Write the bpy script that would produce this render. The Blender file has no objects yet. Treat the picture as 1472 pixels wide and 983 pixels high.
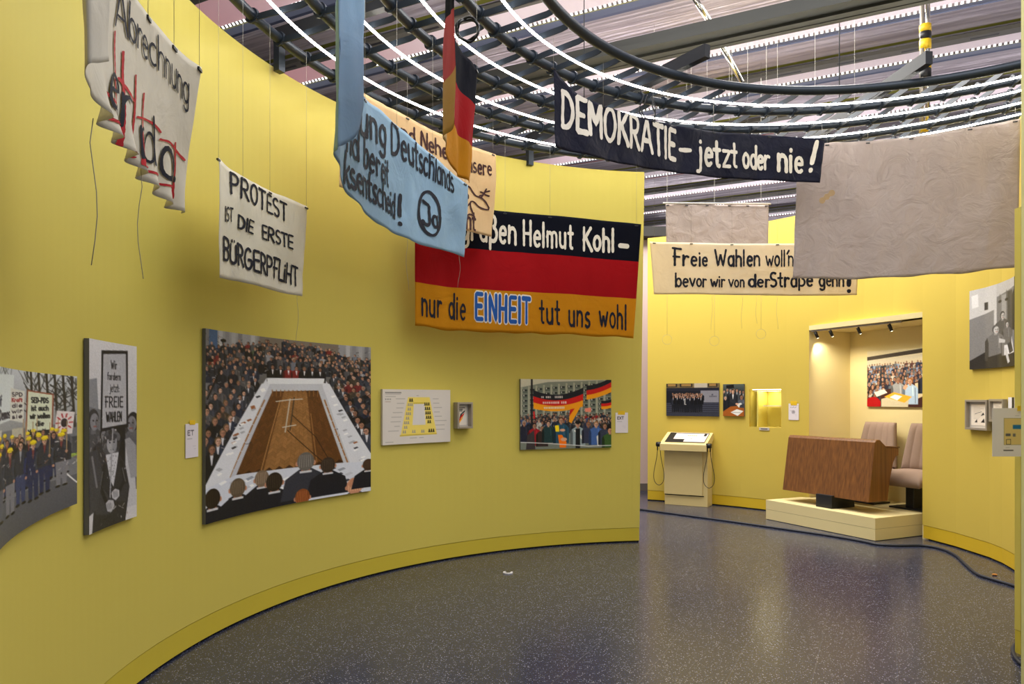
import bpy, bmesh, math, random
import numpy as np
from mathutils import Vector, noise
random.seed(7)
SC = bpy.context.scene
COL = SC.collection
PI = math.pi

# ------------------------------------------------------------------ camera, world, exposure
F = 1045.0          # focal length in pixels of the 1472 px wide frame
HY = 573.7          # horizon row
EYE = 1.544
cam = bpy.data.cameras.new('camera')
cam.sensor_width = 36.0
cam.lens = F / 1472 * 36.0
cam.shift_y = (HY - 491.5) / 1472
cam.clip_start = 0.05
cam.clip_end = 200
camo = bpy.data.objects.new('camera', cam)
camo.location = (0, 0, EYE)
camo.rotation_euler = (PI / 2, 0, 0)
COL.objects.link(camo)
SC.camera = camo

world = bpy.data.worlds.new('world')
SC.world = world
world.use_nodes = True
world.node_tree.nodes['Background'].inputs[0].default_value = (0.80, 0.80, 0.86, 1)
world.node_tree.nodes['Background'].inputs[1].default_value = 0.7

vs = SC.view_settings
SC.display_settings.display_device = 'sRGB'
vs.view_transform = 'Standard'
vs.look = 'None'
vs.gamma = 1
vs.use_curve_mapping = False
vs.exposure = 0.0

LED_E = 27.0          # light strips of the ring
PANEL_E = 0.30        # lit white roof panels
DOT_E = 3.0           # bright dots along them
NICHE_W = 19.0
CASE_W = 1.6


def area_lamp(name, loc, size, power, colour, rot=(0, 0, 0), sy=None):
    l = bpy.data.lights.new(name, 'AREA')
    l.energy = power
    l.color = colour
    l.size = size
    if sy:
        l.shape = 'RECTANGLE'
        l.size_y = sy
    o = bpy.data.objects.new(name, l)
    o.location = loc
    o.rotation_euler = rot
    COL.objects.link(o)
    return o


# soft fill lights added below the roof, no such fixtures are visible
area_lamp('added_fill_light', (1.5, 3.5, 5.9), 5.0, 225, (0.98, 0.98, 1.0), (0, 0, -0.468), 4.0)
area_lamp('added_fill_light', (1.8, 9.2, 5.9), 5.0, 540, (1.0, 0.97, 0.90), (0, 0, -0.468), 3.0)
area_lamp('added_fill_light', (4.6, -1.4, 5.9), 4.0, 150, (0.96, 0.98, 1.0), (0, 0, -0.468), 4.0)
area_lamp('added_fill_light', (-3.0, 13.0, 5.9), 5.0, 140, (1.0, 0.80, 0.72), (0, 0, -0.468), 4.0)

# unseen upward fill lights, added to brighten the roof foil
for up, uw in ((3.4, 55), (6.67, 60), (9.2, 60), (12.4, 75), (16.0, 90), (20.0, 90)):
    area_lamp('added_roof_fill', (0.451 * up + 0.892 * 0.5, 0.892 * up - 0.451 * 0.5, 4.96), 12.0, uw, (1.0, 0.94, 0.96), (PI, 0, -0.468), 0.15)


# ------------------------------------------------------------------ helpers
def s2l(c):
    return tuple((x / 12.92 if x <= 0.04045 else ((x + 0.055) / 1.055) ** 2.4) for x in c)


def rgb(r, g, b):
    return s2l((r / 255, g / 255, b / 255)) + (1,)


def pix(px, py, d):
    return Vector(((px - 736) / F * d, d, EYE + (HY - py) / F * d))


class NT:
    def __init__(s, name):
        s.m = bpy.data.materials.new(name)
        s.m.use_nodes = True
        s.t = s.m.node_tree
        s.b = s.t.nodes['Principled BSDF']

    def n(s, typ, **kw):
        nd = s.t.nodes.new(typ)
        for k, v in kw.items():
            if hasattr(nd, k):
                setattr(nd, k, v)
            else:
                nd.inputs[k].default_value = v
        return nd

    def l(s, a, b):
        s.t.links.new(a, b)


def mat(name, col, rough=0.6, metal=0.0, bump=0.0, bscale=80.0, var=0.0, vscale=6.0, emit=None, estr=0.0, spec=None):
    k = NT(name)
    k.b.inputs['Base Color'].default_value = col
    k.b.inputs['Roughness'].default_value = rough
    k.b.inputs['Metallic'].default_value = metal
    if spec is not None:
        k.b.inputs['Specular IOR Level'].default_value = spec
    tc = k.n('ShaderNodeTexCoord')
    if var > 0:
        nz = k.n('ShaderNodeTexNoise')
        nz.inputs['Scale'].default_value = vscale
        nz.inputs['Detail'].default_value = 5
        k.l(tc.outputs['Object'], nz.inputs['Vector'])
        mx = k.n('ShaderNodeMix', data_type='RGBA')
        mx.inputs[6].default_value = tuple(c * (1 - var) for c in col[:3]) + (1,)
        mx.inputs[7].default_value = tuple(min(1, c * (1 + var)) for c in col[:3]) + (1,)
        k.l(nz.outputs['Fac'], mx.inputs[0])
        k.l(mx.outputs[2], k.b.inputs['Base Color'])
    if bump > 0:
        nb = k.n('ShaderNodeTexNoise')
        nb.inputs['Scale'].default_value = bscale
        nb.inputs['Detail'].default_value = 3
        k.l(tc.outputs['Object'], nb.inputs['Vector'])
        bp = k.n('ShaderNodeBump')
        bp.inputs['Strength'].default_value = bump
        bp.inputs['Distance'].default_value = 0.004
        k.l(nb.outputs['Fac'], bp.inputs['Height'])
        k.l(bp.outputs['Normal'], k.b.inputs['Normal'])
    if emit:
        k.b.inputs['Emission Color'].default_value = emit
        k.b.inputs['Emission Strength'].default_value = estr
    return k.m


def wood_mat():
    k = NT('walnut_veneer')
    tc = k.n('ShaderNodeTexCoord')
    mp = k.n('ShaderNodeMapping')
    mp.inputs['Scale'].default_value = (26, 26, 0.35)
    k.l(tc.outputs['Object'], mp.inputs['Vector'])
    nz = k.n('ShaderNodeTexNoise')
    nz.inputs['Scale'].default_value = 2.2
    nz.inputs['Detail'].default_value = 8
    nz.inputs['Distortion'].default_value = 0.0
    k.l(mp.outputs['Vector'], nz.inputs['Vector'])
    cr = k.n('ShaderNodeValToRGB')
    e = cr.color_ramp.elements
    e[0].position, e[0].color = 0.28, rgb(92, 54, 16)
    e[1].position, e[1].color = 0.75, rgb(138, 88, 36)
    k.l(nz.outputs['Fac'], cr.inputs['Fac'])
    k.l(cr.outputs['Color'], k.b.inputs['Base Color'])
    k.b.inputs['Roughness'].default_value = 0.42
    return k.m


def floor_mat():
    k = NT('dark_terrazzo')
    tc = k.n('ShaderNodeTexCoord')
    v1 = k.n('ShaderNodeTexVoronoi', feature='F1')
    v1.inputs['Scale'].default_value = 105
    v1.inputs['Randomness'].default_value = 1
    k.l(tc.outputs['Object'], v1.inputs['Vector'])
    sp = k.n('ShaderNodeSeparateColor')
    k.l(v1.outputs['Color'], sp.inputs[0])
    # small stones: only cells with a high random value, near their centre
    a = k.n('ShaderNodeMath', operation='GREATER_THAN')
    a.inputs[1].default_value = 0.66
    k.l(sp.outputs[0], a.inputs[0])
    b = k.n('ShaderNodeMath', operation='LESS_THAN')
    b.inputs[1].default_value = 0.36
    k.l(v1.outputs['Distance'], b.inputs[0])
    st = k.n('ShaderNodeMath', operation='MULTIPLY')
    k.l(a.outputs[0], st.inputs[0])
    k.l(b.outputs[0], st.inputs[1])
    st2 = k.n('ShaderNodeMath', operation='MULTIPLY')
    k.l(st.outputs[0], st2.inputs[0])
    k.l(sp.outputs[1], st2.inputs[1])
    n1 = k.n('ShaderNodeTexNoise')
    n1.inputs['Scale'].default_value = 130
    n1.inputs['Detail'].default_value = 4
    k.l(tc.outputs['Object'], n1.inputs['Vector'])
    base = k.n('ShaderNodeValToRGB')
    e = base.color_ramp.elements
    e[0].position, e[0].color = 0.3, rgb(23, 27, 42)
    e[1].position, e[1].color = 0.75, rgb(64, 70, 96)
    k.l(n1.outputs['Fac'], base.inputs['Fac'])
    mx = k.n('ShaderNodeMix', data_type='RGBA')
    mx.inputs[7].default_value = rgb(176, 172, 172)
    k.l(st2.outputs[0], mx.inputs[0])
    k.l(base.outputs['Color'], mx.inputs[6])
    # slab joints
    br = k.n('ShaderNodeTexBrick')
    br.offset = 0.5
    br.inputs['Scale'].default_value = 1.0
    br.inputs['Brick Width'].default_value = 1.2
    br.inputs['Row Height'].default_value = 0.42
    br.inputs['Mortar Size'].default_value = 0.0035
    br.inputs['Color1'].default_value = (0, 0, 0, 1)
    br.inputs['Color2'].default_value = (0, 0, 0, 1)
    br.inputs['Mortar'].default_value = (1, 1, 1, 1)
    mp = k.n('ShaderNodeMapping')
    mp.inputs['Rotation'].default_value = (0, 0, -math.atan2(0.892, 0.451))
    mp.inputs['Location'].default_value = (0.2, 0.09, 0)
    k.l(tc.outputs['Object'], mp.inputs['Vector'])
    k.l(mp.outputs['Vector'], br.inputs['Vector'])
    jm = k.n('ShaderNodeMix', data_type='RGBA')
    jm.inputs[7].default_value = rgb(128, 120, 108)
    jf = k.n('ShaderNodeMath', operation='MULTIPLY')
    jf.inputs[1].default_value = 0.20
    k.l(br.outputs['Color'], jf.inputs[0])
    k.l(jf.outputs[0], jm.inputs[0])
    k.l(mx.outputs[2], jm.inputs[6])
    k.l(jm.outputs[2], k.b.inputs['Base Color'])
    n2 = k.n('ShaderNodeTexNoise')
    n2.inputs['Scale'].default_value = 1.3
    n2.inputs['Detail'].default_value = 5
    k.l(tc.outputs['Object'], n2.inputs['Vector'])
    rr = k.n('ShaderNodeMapRange')
    rr.inputs['To Min'].default_value = 0.17
    rr.inputs['To Max'].default_value = 0.27
    k.l(n2.outputs['Fac'], rr.inputs['Value'])
    k.l(rr.outputs['Result'], k.b.inputs['Roughness'])
    k.b.inputs['Specular IOR Level'].default_value = 0.36
    return k.m


def cloth_mat(name, col, rough=0.9, var=0.10, bump=0.35, weave=420, spec=0.2, trans=0.35, nscale=4.5):
    k = NT(name)
    tc = k.n('ShaderNodeTexCoord')
    nz = k.n('ShaderNodeTexNoise')
    nz.inputs['Scale'].default_value = 5
    nz.inputs['Detail'].default_value = 7
    k.l(tc.outputs['Object'], nz.inputs['Vector'])
    mx = k.n('ShaderNodeMix', data_type='RGBA')
    mx.inputs[6].default_value = tuple(c * (1 - var) for c in col[:3]) + (1,)
    mx.inputs[7].default_value = tuple(min(1, c * (1 + var)) for c in col[:3]) + (1,)
    k.l(nz.outputs['Fac'], mx.inputs[0])
    k.l(mx.outputs[2], k.b.inputs['Base Color'])
    nb = k.n('ShaderNodeTexNoise')
    nb.inputs['Scale'].default_value = nscale
    nb.inputs['Detail'].default_value = 6
    nb.inputs['Distortion'].default_value = 1.2
    k.l(tc.outputs['Object'], nb.inputs['Vector'])
    bp = k.n('ShaderNodeBump')
    bp.inputs['Strength'].default_value = bump
    bp.inputs['Distance'].default_value = 0.03
    k.l(nb.outputs['Fac'], bp.inputs['Height'])
    k.l(bp.outputs['Normal'], k.b.inputs['Normal'])
    k.b.inputs['Roughness'].default_value = rough
    k.b.inputs['Specular IOR Level'].default_value = spec
    if trans > 0:
        tr = k.n('ShaderNodeBsdfTranslucent')
        k.l(mx.outputs[2], tr.inputs['Color'])
        k.l(bp.outputs['Normal'], tr.inputs['Normal'])
        ms = k.n('ShaderNodeMixShader')
        ms.inputs[0].default_value = trans
        out = k.t.nodes['Material Output']
        k.l(k.b.outputs[0], ms.inputs[1])
        k.l(tr.outputs[0], ms.inputs[2])
        k.l(ms.outputs[0], out.inputs['Surface'])
    return k.m


def print_mat(name, rough=0.45):
    k = NT(name)
    at = k.n('ShaderNodeVertexColor')
    at.layer_name = 'ink'
    k.l(at.outputs['Color'], k.b.inputs['Base Color'])
    k.b.inputs['Roughness'].default_value = rough
    k.b.inputs['Specular IOR Level'].default_value = 0.3
    return k.m


def foil_mat():
    k = NT('brushed_roof_foil')
    tc = k.n('ShaderNodeTexCoord')
    mp = k.n('ShaderNodeMapping')
    mp.inputs['Scale'].default_value = (0.30, 9.0, 9.0)
    k.l(tc.outputs['Object'], mp.inputs['Vector'])
    nz = k.n('ShaderNodeTexNoise')
    nz.inputs['Scale'].default_value = 1.4
    nz.inputs['Detail'].default_value = 6
    k.l(mp.outputs['Vector'], nz.inputs['Vector'])
    bp = k.n('ShaderNodeBump')
    bp.inputs['Strength'].default_value = 0.7
    bp.inputs['Distance'].default_value = 0.05
    k.l(nz.outputs['Fac'], bp.inputs['Height'])
    k.l(bp.outputs['Normal'], k.b.inputs['Normal'])
    cr = k.n('ShaderNodeValToRGB')
    e = cr.color_ramp.elements
    e[0].position, e[0].color = 0.3, rgb(150, 140, 150)
    e[1].position, e[1].color = 0.7, rgb(226, 218, 226)
    k.l(nz.outputs['Fac'], cr.inputs['Fac'])
    k.l(cr.outputs['Color'], k.b.inputs['Base Color'])
    k.b.inputs['Metallic'].default_value = 0.45
    k.b.inputs['Roughness'].default_value = 0.30
    return k.m


M = {}
M['yellow'] = mat('yellow_wall_paint', rgb(210, 194, 92), 0.62, var=0.015, vscale=2, bump=0.05, bscale=300, spec=0.3)
M['yellow_base'] = mat('yellow_plinth_paint', rgb(204, 184, 62), 0.55, spec=0.3, var=0.01)
M['yellow_far'] = mat('warm_yellow_wall_paint', rgb(212, 188, 84), 0.62, var=0.015, vscale=2, spec=0.3)
M['yellow_far_base'] = mat('warm_yellow_plinth_paint', rgb(216, 182, 44), 0.55, var=0.01, spec=0.3)
M['yellow_lightened'] = mat('yellow_wall_with_painted_light', rgb(226, 222, 156), 0.6, var=0.01, spec=0.3)  # wall yellow paled to stand in for the light falling on it
M['cream'] = mat('cream_niche_paint', rgb(230, 214, 160), 0.6, var=0.015, spec=0.3)
M['dark_gap'] = mat('dark_shadow_joint', rgb(30, 26, 14), 0.9, var=0.02)
M['kiosk'] = mat('pale_yellow_lacquer', rgb(218, 198, 140), 0.45, var=0.01)
M['rose_wall'] = mat('rose_white_wall_paint', rgb(214, 190, 184), 0.7, var=0.02)
M['grey_base'] = mat('grey_skirting', rgb(110, 100, 98), 0.6, var=0.05)
M['floor'] = floor_mat()
M['steel'] = mat('blue_grey_steel_paint', rgb(46, 55, 66), 0.42, 0.3, var=0.06, vscale=9)
M['steel_dark'] = mat('dark_steel_paint', rgb(50, 52, 56), 0.5, 0.2, var=0.08)
M['beam'] = mat('grey_beam_paint', rgb(104, 102, 94), 0.55, 0.1, var=0.10, vscale=3)
M['girder'] = mat('dark_olive_girder_paint', rgb(70, 70, 64), 0.55, 0.1, var=0.10, vscale=3)
M['beam_and_shade'] = mat('dark_beam_and_shade_paint', rgb(46, 44, 42), 0.6, 0.1, var=0.1)
M['black'] = mat('black_plastic', rgb(22, 22, 24), 0.45, var=0.05)
M['cable'] = mat('dark_blue_cable_rubber', rgb(34, 38, 52), 0.55, var=0.05)
M['led'] = mat('light_strip', rgb(255, 250, 240), 0.5, var=0.0, emit=(1.0, 0.96, 0.88, 1), estr=LED_E)
M['foil'] = foil_mat()
M['wood'] = wood_mat()
M['mauve'] = mat('mauve_upholstery', rgb(152, 130, 116), 0.95, bump=0.5, bscale=500, var=0.05, vscale=20, spec=0.15)
M['print'] = print_mat('photo_print')
M['paper'] = mat('white_paper', rgb(226, 222, 224), 0.8, var=0.01)
M['board'] = mat('grey_board_edge', rgb(96, 96, 98), 0.6, var=0.03)
M['whiteboard'] = mat('white_board_edge', rgb(205, 198, 190), 0.6, var=0.03)
M['tape'] = mat('yellow_tape', rgb(236, 196, 30), 0.5, var=0.04)
M['pewter'] = mat('grey_frame_metal', rgb(168, 160, 148), 0.4, 0.4, var=0.04)
M['nylon'] = mat('clear_nylon', rgb(150, 146, 134), 0.5, var=0.02)
M['chrome'] = mat('polished_metal', rgb(200, 198, 190), 0.2, 1.0, var=0.02)
M['lamp'] = mat('lamp_lens', rgb(255, 240, 210), 0.5, emit=(1, 0.92, 0.75, 1), estr=20)
M['ink'] = mat('blue_black_paint', rgb(26, 28, 40), 0.75, var=0.12, vscale=30, spec=0.2)
M['ink_brown'] = mat('dark_brown_paint', rgb(66, 40, 40), 0.8, var=0.12, vscale=30, spec=0.2)
M['red_paint'] = mat('red_paint', rgb(176, 30, 38), 0.7, var=0.15, vscale=30, spec=0.2)
M['white_paint'] = mat('off_white_paint', rgb(226, 218, 204), 0.8, var=0.08, vscale=40, spec=0.2)
M['blue_paint'] = mat('blue_paint', rgb(36, 84, 160), 0.8, var=0.12, vscale=40, spec=0.2)
M['cloth_white'] = cloth_mat('cream_white_cotton', rgb(232, 227, 214), var=0.06)
M['cloth_cream'] = cloth_mat('cream_cotton', rgb(236, 222, 194), var=0.05, bump=0.25)
M['cloth_tan'] = cloth_mat('tan_cotton', rgb(234, 206, 160), var=0.09)
M['cloth_grey'] = cloth_mat('grey_linen', rgb(192, 180, 176), var=0.06, bump=0.8, nscale=6.0)
M['cloth_blue'] = cloth_mat('pale_blue_cotton', rgb(166, 198, 222), var=0.06)
M['cloth_navy'] = cloth_mat('navy_glossy_cloth', rgb(16, 18, 38), rough=0.5, var=0.15, bump=0.5, spec=0.14, trans=0.0, nscale=7)
M['cloth_black'] = cloth_mat('black_flag_cloth', rgb(22, 24, 36), var=0.08, spec=0.1)
M['cloth_red'] = cloth_mat('red_flag_cloth', rgb(176, 18, 26), var=0.08)
M['cloth_gold'] = cloth_mat('gold_flag_cloth', rgb(214, 148, 24), var=0.08)
M['fade_red'] = cloth_mat('faded_red_flag_cloth', rgb(206, 96, 104), var=0.08)
M['fade_gold'] = cloth_mat('faded_cream_flag_cloth', rgb(206, 172, 112), var=0.08)


def link(o, parent=None):
    COL.objects.link(o)
    if parent is not None:
        o.parent = parent
    return o


def obj_bm(name, bm, material, parent=None, smooth=False):
    me = bpy.data.meshes.new(name)
    bm.normal_update()
    bm.to_mesh(me)
    bm.free()
    return obj_me(name, me, material, parent, smooth)


def obj_me(name, me, material, parent=None, smooth=False):
    ms = material if isinstance(material, (list, tuple)) else [material]
    for m in ms:
        me.materials.append(m)
    if smooth:
        for p in me.polygons:
            p.use_smooth = True
    o = bpy.data.objects.new(name, me)
    link(o, parent)
    if parent is not None and parent.type == 'EMPTY':
        o.matrix_parent_inverse = parent.matrix_basis.inverted()
    return o


def raw(name, verts, faces, material, parent=None, smooth=False, mi=None):
    me = bpy.data.meshes.new(name)
    me.from_pydata([tuple(v) for v in verts], [], faces)
    me.update()
    o = obj_me(name, me, material, parent, smooth)
    if mi is not None:
        me.polygons.foreach_set('material_index', mi)
    return o


def thing(name, label, cat, loc, group=None):
    o = bpy.data.objects.new(name, None)
    o.location = loc
    o.empty_display_size = 0.1
    COL.objects.link(o)
    o['label'] = label
    o['category'] = cat
    if group:
        o['group'] = group
    return o


def tag(o, label, cat, group=None):
    o['label'] = label
    o['category'] = cat
    if group:
        o['group'] = group
    return o


def struct(o):
    o['kind'] = 'structure'
    return o


def add_box(bm, c, sx, sy, sz, ax=None, bevel=0.0):
    """box about centre c; ax = (x axis, y axis) horizontal unit vectors"""
    x = Vector((1, 0, 0)) if ax is None else Vector(ax[0])
    y = Vector((0, 1, 0)) if ax is None else Vector(ax[1])
    z = Vector((0, 0, 1)) if ax is None or len(ax) < 3 else Vector(ax[2])
    c = Vector(c)
    vs_ = []
    for dz in (-.5, .5):
        for dx, dy in ((-.5, -.5), (.5, -.5), (.5, .5), (-.5, .5)):
            vs_.append(bm.verts.new(c + x * dx * sx + y * dy * sy + z * dz * sz))
    fs = [bm.faces.new([vs_[i] for i in q]) for q in ((3, 2, 1, 0), (4, 5, 6, 7), (0, 1, 5, 4), (1, 2, 6, 5), (2, 3, 7, 6), (3, 0, 4, 7))]
    if bevel > 0:
        es = list({e for f in fs for e in f.edges})
        bmesh.ops.bevel(bm, geom=es, offset=bevel, segments=2, profile=0.5, affect='EDGES')


def add_tube(bm, pts, r, n=10, closed=False, caps=True):
    pts = [Vector(p) for p in pts]
    N = len(pts)
    rings = []
    up = Vector((0, 0, 1))
    for i, p in enumerate(pts):
        if closed:
            t = pts[(i + 1) % N] - pts[i - 1]
        else:
            t = pts[min(i + 1, N - 1)] - pts[max(i - 1, 0)]
        t.normalize()
        a = up if abs(t.dot(up)) < 0.9 else Vector((1, 0, 0))
        u = t.cross(a).normalized()
        w = u.cross(t).normalized()
        rr = r[i] if isinstance(r, (list, tuple)) else r
        rings.append([bm.verts.new(p + (u * math.cos(2 * PI * k / n) + w * math.sin(2 * PI * k / n)) * rr) for k in range(n)])
    M_ = N if closed else N - 1
    for i in range(M_):
        A, B = rings[i], rings[(i + 1) % N]
        for k in range(n):
            bm.faces.new((A[k], A[(k + 1) % n], B[(k + 1) % n], B[k]))
    if caps and not closed:
        bm.faces.new(rings[0][::-1])
        bm.faces.new(rings[-1])


def tube(name, pts, r, material, parent=None, n=8, closed=False):
    bm = bmesh.new()
    add_tube(bm, pts, r, n, closed)
    return obj_bm(name, bm, material, parent, True)


def box(name, c, sx, sy, sz, material, parent=None, ax=None, bevel=0.0):
    bm = bmesh.new()
    add_box(bm, c, sx, sy, sz, ax, bevel)
    return obj_bm(name, bm, material, parent)


def crom(P, n=12):
    """Catmull-Rom through points (tuples of any dimension)"""
    P = [np.array(p, float) for p in P]
    out = []
    for i in range(len(P) - 1):
        p0 = P[i - 1] if i > 0 else 2 * P[i] - P[i + 1]
        p1, p2 = P[i], P[i + 1]
        p3 = P[i + 2] if i + 2 < len(P) else 2 * P[i + 1] - P[i]
        for k in range(n):
            t = k / n
            out.append(0.5 * (2 * p1 + (p2 - p0) * t + (2 * p0 - 5 * p1 + 4 * p2 - p3) * t * t + (3 * p1 - p0 - 3 * p2 + p3) * t ** 3))
    out.append(P[-1])
    return np.array(out)


# ------------------------------------------------------------------ wall plans
CX, CY, CR = 1.889, 3.991, 3.905


def left_hit(px):
    k = (px - 736) / F
    a = k * k + 1
    b = -2 * (k * CX + CY)
    c = CX * CX + CY * CY - CR * CR
    t = (-b + math.sqrt(max(0.0, b * b - 4 * a * c))) / (2 * a)
    p = Vector((k * t, t, 0))
    n = Vector((CX - p.x, CY - p.y, 0)).normalized()
    return p, n


RW_X = np.array([931, 977, 1024.5, 1062, 1099.6, 1130, 1163, 1205, 1244, 1285, 1325, 1373, 1420.8, 1440, 1456.7, 1475, 1500])
RW_W = np.array([145.4, 148.4, 152, 155.8, 160.2, 164.0, 168.5, 174.9, 181.8, 190.4, 200.3, 213.3, 229.0, 237.2, 247.0, 262, 290]) / (F * EYE)


def right_hit(px):
    w = float(np.interp(px, RW_X, RW_W))
    w2 = float(np.interp(px + 6, RW_X, RW_W))
    w1 = float(np.interp(px - 6, RW_X, RW_W))
    p = Vector(((px - 736) / F / w, 1 / w, 0))
    a = Vector(((px - 6 - 736) / F / w1, 1 / w1, 0))
    b = Vector(((px + 6 - 736) / F / w2, 1 / w2, 0))
    t = (b - a).normalized()
    n = Vector((t.y, -t.x, 0))
    if n.dot(p) > 0:
        n = -n
    return p, n


def prism(name, inner, outer, z0, z1, material, parent=None, lean=0.0, smooth=False):
    """closed wall body between an inner and an outer polyline"""
    n = len(inner)
    vs_ = []
    for i in range(n):
        sh = Vector((0, 0, 0))
        if lean and i >= n - 1:
            sh = Vector((lean, 0, 0))
        for z, s in ((z0, z0 / 4), (z1, z1 / 4)):
            vs_.append((inner[i].x + sh.x * s, inner[i].y, z))
            vs_.append((outer[i].x + sh.x * s, outer[i].y, z))
    fs = []
    for i in range(n - 1):
        a, b = i * 4, i * 4 + 4
        fs += [(a, a + 2, b + 2, b), (a + 1, b + 1, b + 3, a + 3), (a + 2, a + 3, b + 3, b + 2), (a, b, b + 1, a + 1)]
    fs += [(0, 1, 3, 2), (n * 4 - 4, n * 4 - 2, n * 4 - 1, n * 4 - 3)]
    me = bpy.data.meshes.new(name)
    me.from_pydata(vs_, [], fs)
    bm = bmesh.new()
    bm.from_mesh(me)
    bmesh.ops.recalc_face_normals(bm, faces=bm.faces)
    bm.to_mesh(me)
    bm.free()
    return obj_me(name, me, material, parent, smooth)


# ------------------------------------------------------------------ floor
bm = bmesh.new()
add_box(bm, (0, 0, -0.1), 70, 70, 0.2)
struct(obj_bm('floor', bm, M['floor']))

# ------------------------------------------------------------------ curved wall on the near side
pe, ne = left_hit(919)
a_end = math.atan2(pe.y - CY, pe.x - CX)
a_beg = PI + math.asin((CY - 2.0) / CR)
li, lo = [], []
TH = 0.12
for y in (-3.0, 0.5):
    x = CX - math.sqrt(CR ** 2 - (2.0 - CY) ** 2)
    li.append(Vector((x, y, 0)))
    lo.append(Vector((x - TH, y, 0)))
for k in range(91):
    a = a_beg + (a_end - a_beg) * k / 90
    li.append(Vector((CX + CR * math.cos(a), CY + CR * math.sin(a), 0)))
    lo.append(Vector((CX + (CR + TH) * math.cos(a), CY + (CR + TH) * math.sin(a), 0)))
struct(prism('wall_left', li, lo, 0.156, 4.0, M['yellow'], lean=0.055))
bi = [p + (q - p) * 0.02 for p, q in zip(li, lo)]
struct(prism('baseboard_left', bi, lo, 0.016, 0.152, M['yellow_base']))
gi = [p + (q - p) * 0.2 for p, q in zip(li, lo)]
go = [p + (q - p) * 0.8 for p, q in zip(li, lo)]
struct(prism('trim_1', gi, go, 0.0, 0.157, M['dark_gap']))

# ------------------------------------------------------------------ far curved wall with niche and display case
A0 = Vector((3.27, 9.36, 0))
D1 = Vector((0.42, -0.9075, 0)).normalized()
D2 = Vector((-D1.y, D1.x, 0))
if D2.y < 0:
    D2 = -D2


def nic(a, b, z=0.0):
    p = A0 + D1 * a + D2 * b
    return Vector((p.x, p.y, z))


JL, JR = right_hit(1163)[0], right_hit(1326)[0]
NTOP = 2.45


def wall_seg(name, x0, x1, z0, z1, material, off=0.0, th=0.12):
    n = max(2, int((x1 - x0) / 6) + 1)
    a, b = [], []
    for k in range(n):
        p, nn = right_hit(x0 + (x1 - x0) * k / (n - 1))
        a.append(p - nn * off)
        b.append(p - nn * (off + th))
    return struct(prism(name, a, b, z0, z1, material, smooth=False))


ZC0, ZC1 = 1.155, 1.685     # display case opening
wall_seg('wall_far', 931, 1077, 0.156, 4.0, M['yellow_far'])
wall_seg('wall_far', 1077, 1123, 0.156, ZC0, M['yellow_far'])
wall_seg('wall_far', 1077, 1123, ZC1, 4.0, M['yellow_far'])
wall_seg('wall_far', 1123, 1163, 0.156, 4.0, M['yellow_far'])
wall_seg('wall_far', 1163, 1326, NTOP, 4.0, M['yellow_far'])
wall_seg('wall_far', 1326, 1500, 0.156, 4.0, M['yellow_far'])
wall_seg('baseboard_far', 931, 1163, 0.016, 0.152, M['yellow_far_base'], 0.003)
wall_seg('baseboard_far', 1326, 1500, 0.016, 0.152, M['yellow_far_base'], 0.003)
wall_seg('trim_2', 931, 1163, 0, 0.157, M['dark_gap'], 0.02, 0.07)
wall_seg('trim_3', 1326, 1500, 0, 0.157, M['dark_gap'], 0.02, 0.07)

# niche shell (cream): side, back, side, soffit
NB = 1.42
cl = nic(0.085, NB)
cr_ = nic(1.74, NB)


def slab(name, p, q, th, z0, z1, material, parent=None):
    d = (q - p).normalized()
    n = Vector((d.y, -d.x, 0))
    return prism(name, [p, q], [p + n * th, q + n * th], z0, z1, material, parent)


struct(slab('wall_niche_side', cl, JL, 0.08, 0.0, NTOP, M['cream']))
struct(slab('wall_niche_back', cr_ + D1 * 0.08, cl - D1 * 0.08, 0.08, 0.0, NTOP, M['cream']))
struct(slab('wall_niche_side', JR, cr_, 0.08, 0.0, NTOP, M['cream']))
bm = bmesh.new()
f0 = [JL, JR, cr_ + D1 * 0.08 + D2 * 0.08, cl - D1 * 0.08 + D2 * 0.08]
lo_ = [bm.verts.new((p.x, p.y, NTOP)) for p in f0]
hi_ = [bm.verts.new((p.x, p.y, NTOP + 0.06)) for p in f0]
bm.faces.new(lo_)
bm.faces.new(hi_[::-1])
for k in range(4):
    bm.faces.new((lo_[k], hi_[k], hi_[(k + 1) % 4], lo_[(k + 1) % 4]))
bmesh.ops.recalc_face_normals(bm, faces=bm.faces)
struct(obj_bm('ceiling_niche', bm, M['cream']))

# wall ends beside the camera
bm = bmesh.new()
xw = (1458.5 - 736) / F * 4.40
add_box(bm, (xw + 0.3, 4.375, 0.155 + 1.27), 0.6, 0.05, 2.54)
struct(obj_bm('wall_right', bm, M['yellow']))
bm = bmesh.new()
add_box(bm, (xw + 0.302, 4.376, 0.083), 0.6, 0.048, 0.138)
struct(obj_bm('baseboard_right', bm, M['yellow_base']))
bm = bmesh.new()
xn = (1467.8 - 736) / F * 3.65
add_box(bm, (xn + 0.5, 3.55 + 0.05, 2.0), 1.0, 0.1, 4.0)
struct(obj_bm('wall_near', bm, M['yellow_lightened']))

# white partition seen through the passage
bm = bmesh.new()
add_box(bm, (2.3, 12.4, 2.12), 7.0, 0.2, 4.24)
struct(obj_bm('wall_back', bm, M['rose_wall']))
bm = bmesh.new()
add_box(bm, (2.3, 12.29, 0.06), 7.0, 0.04, 0.12)
struct(obj_bm('baseboard_back', bm, M['grey_base']))
bm = bmesh.new()
add_box(bm, (2.3, 12.3, 4.33), 7.2, 0.5, 0.16)
struct(obj_bm('trim_4', bm, M['beam_and_shade']))

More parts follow.
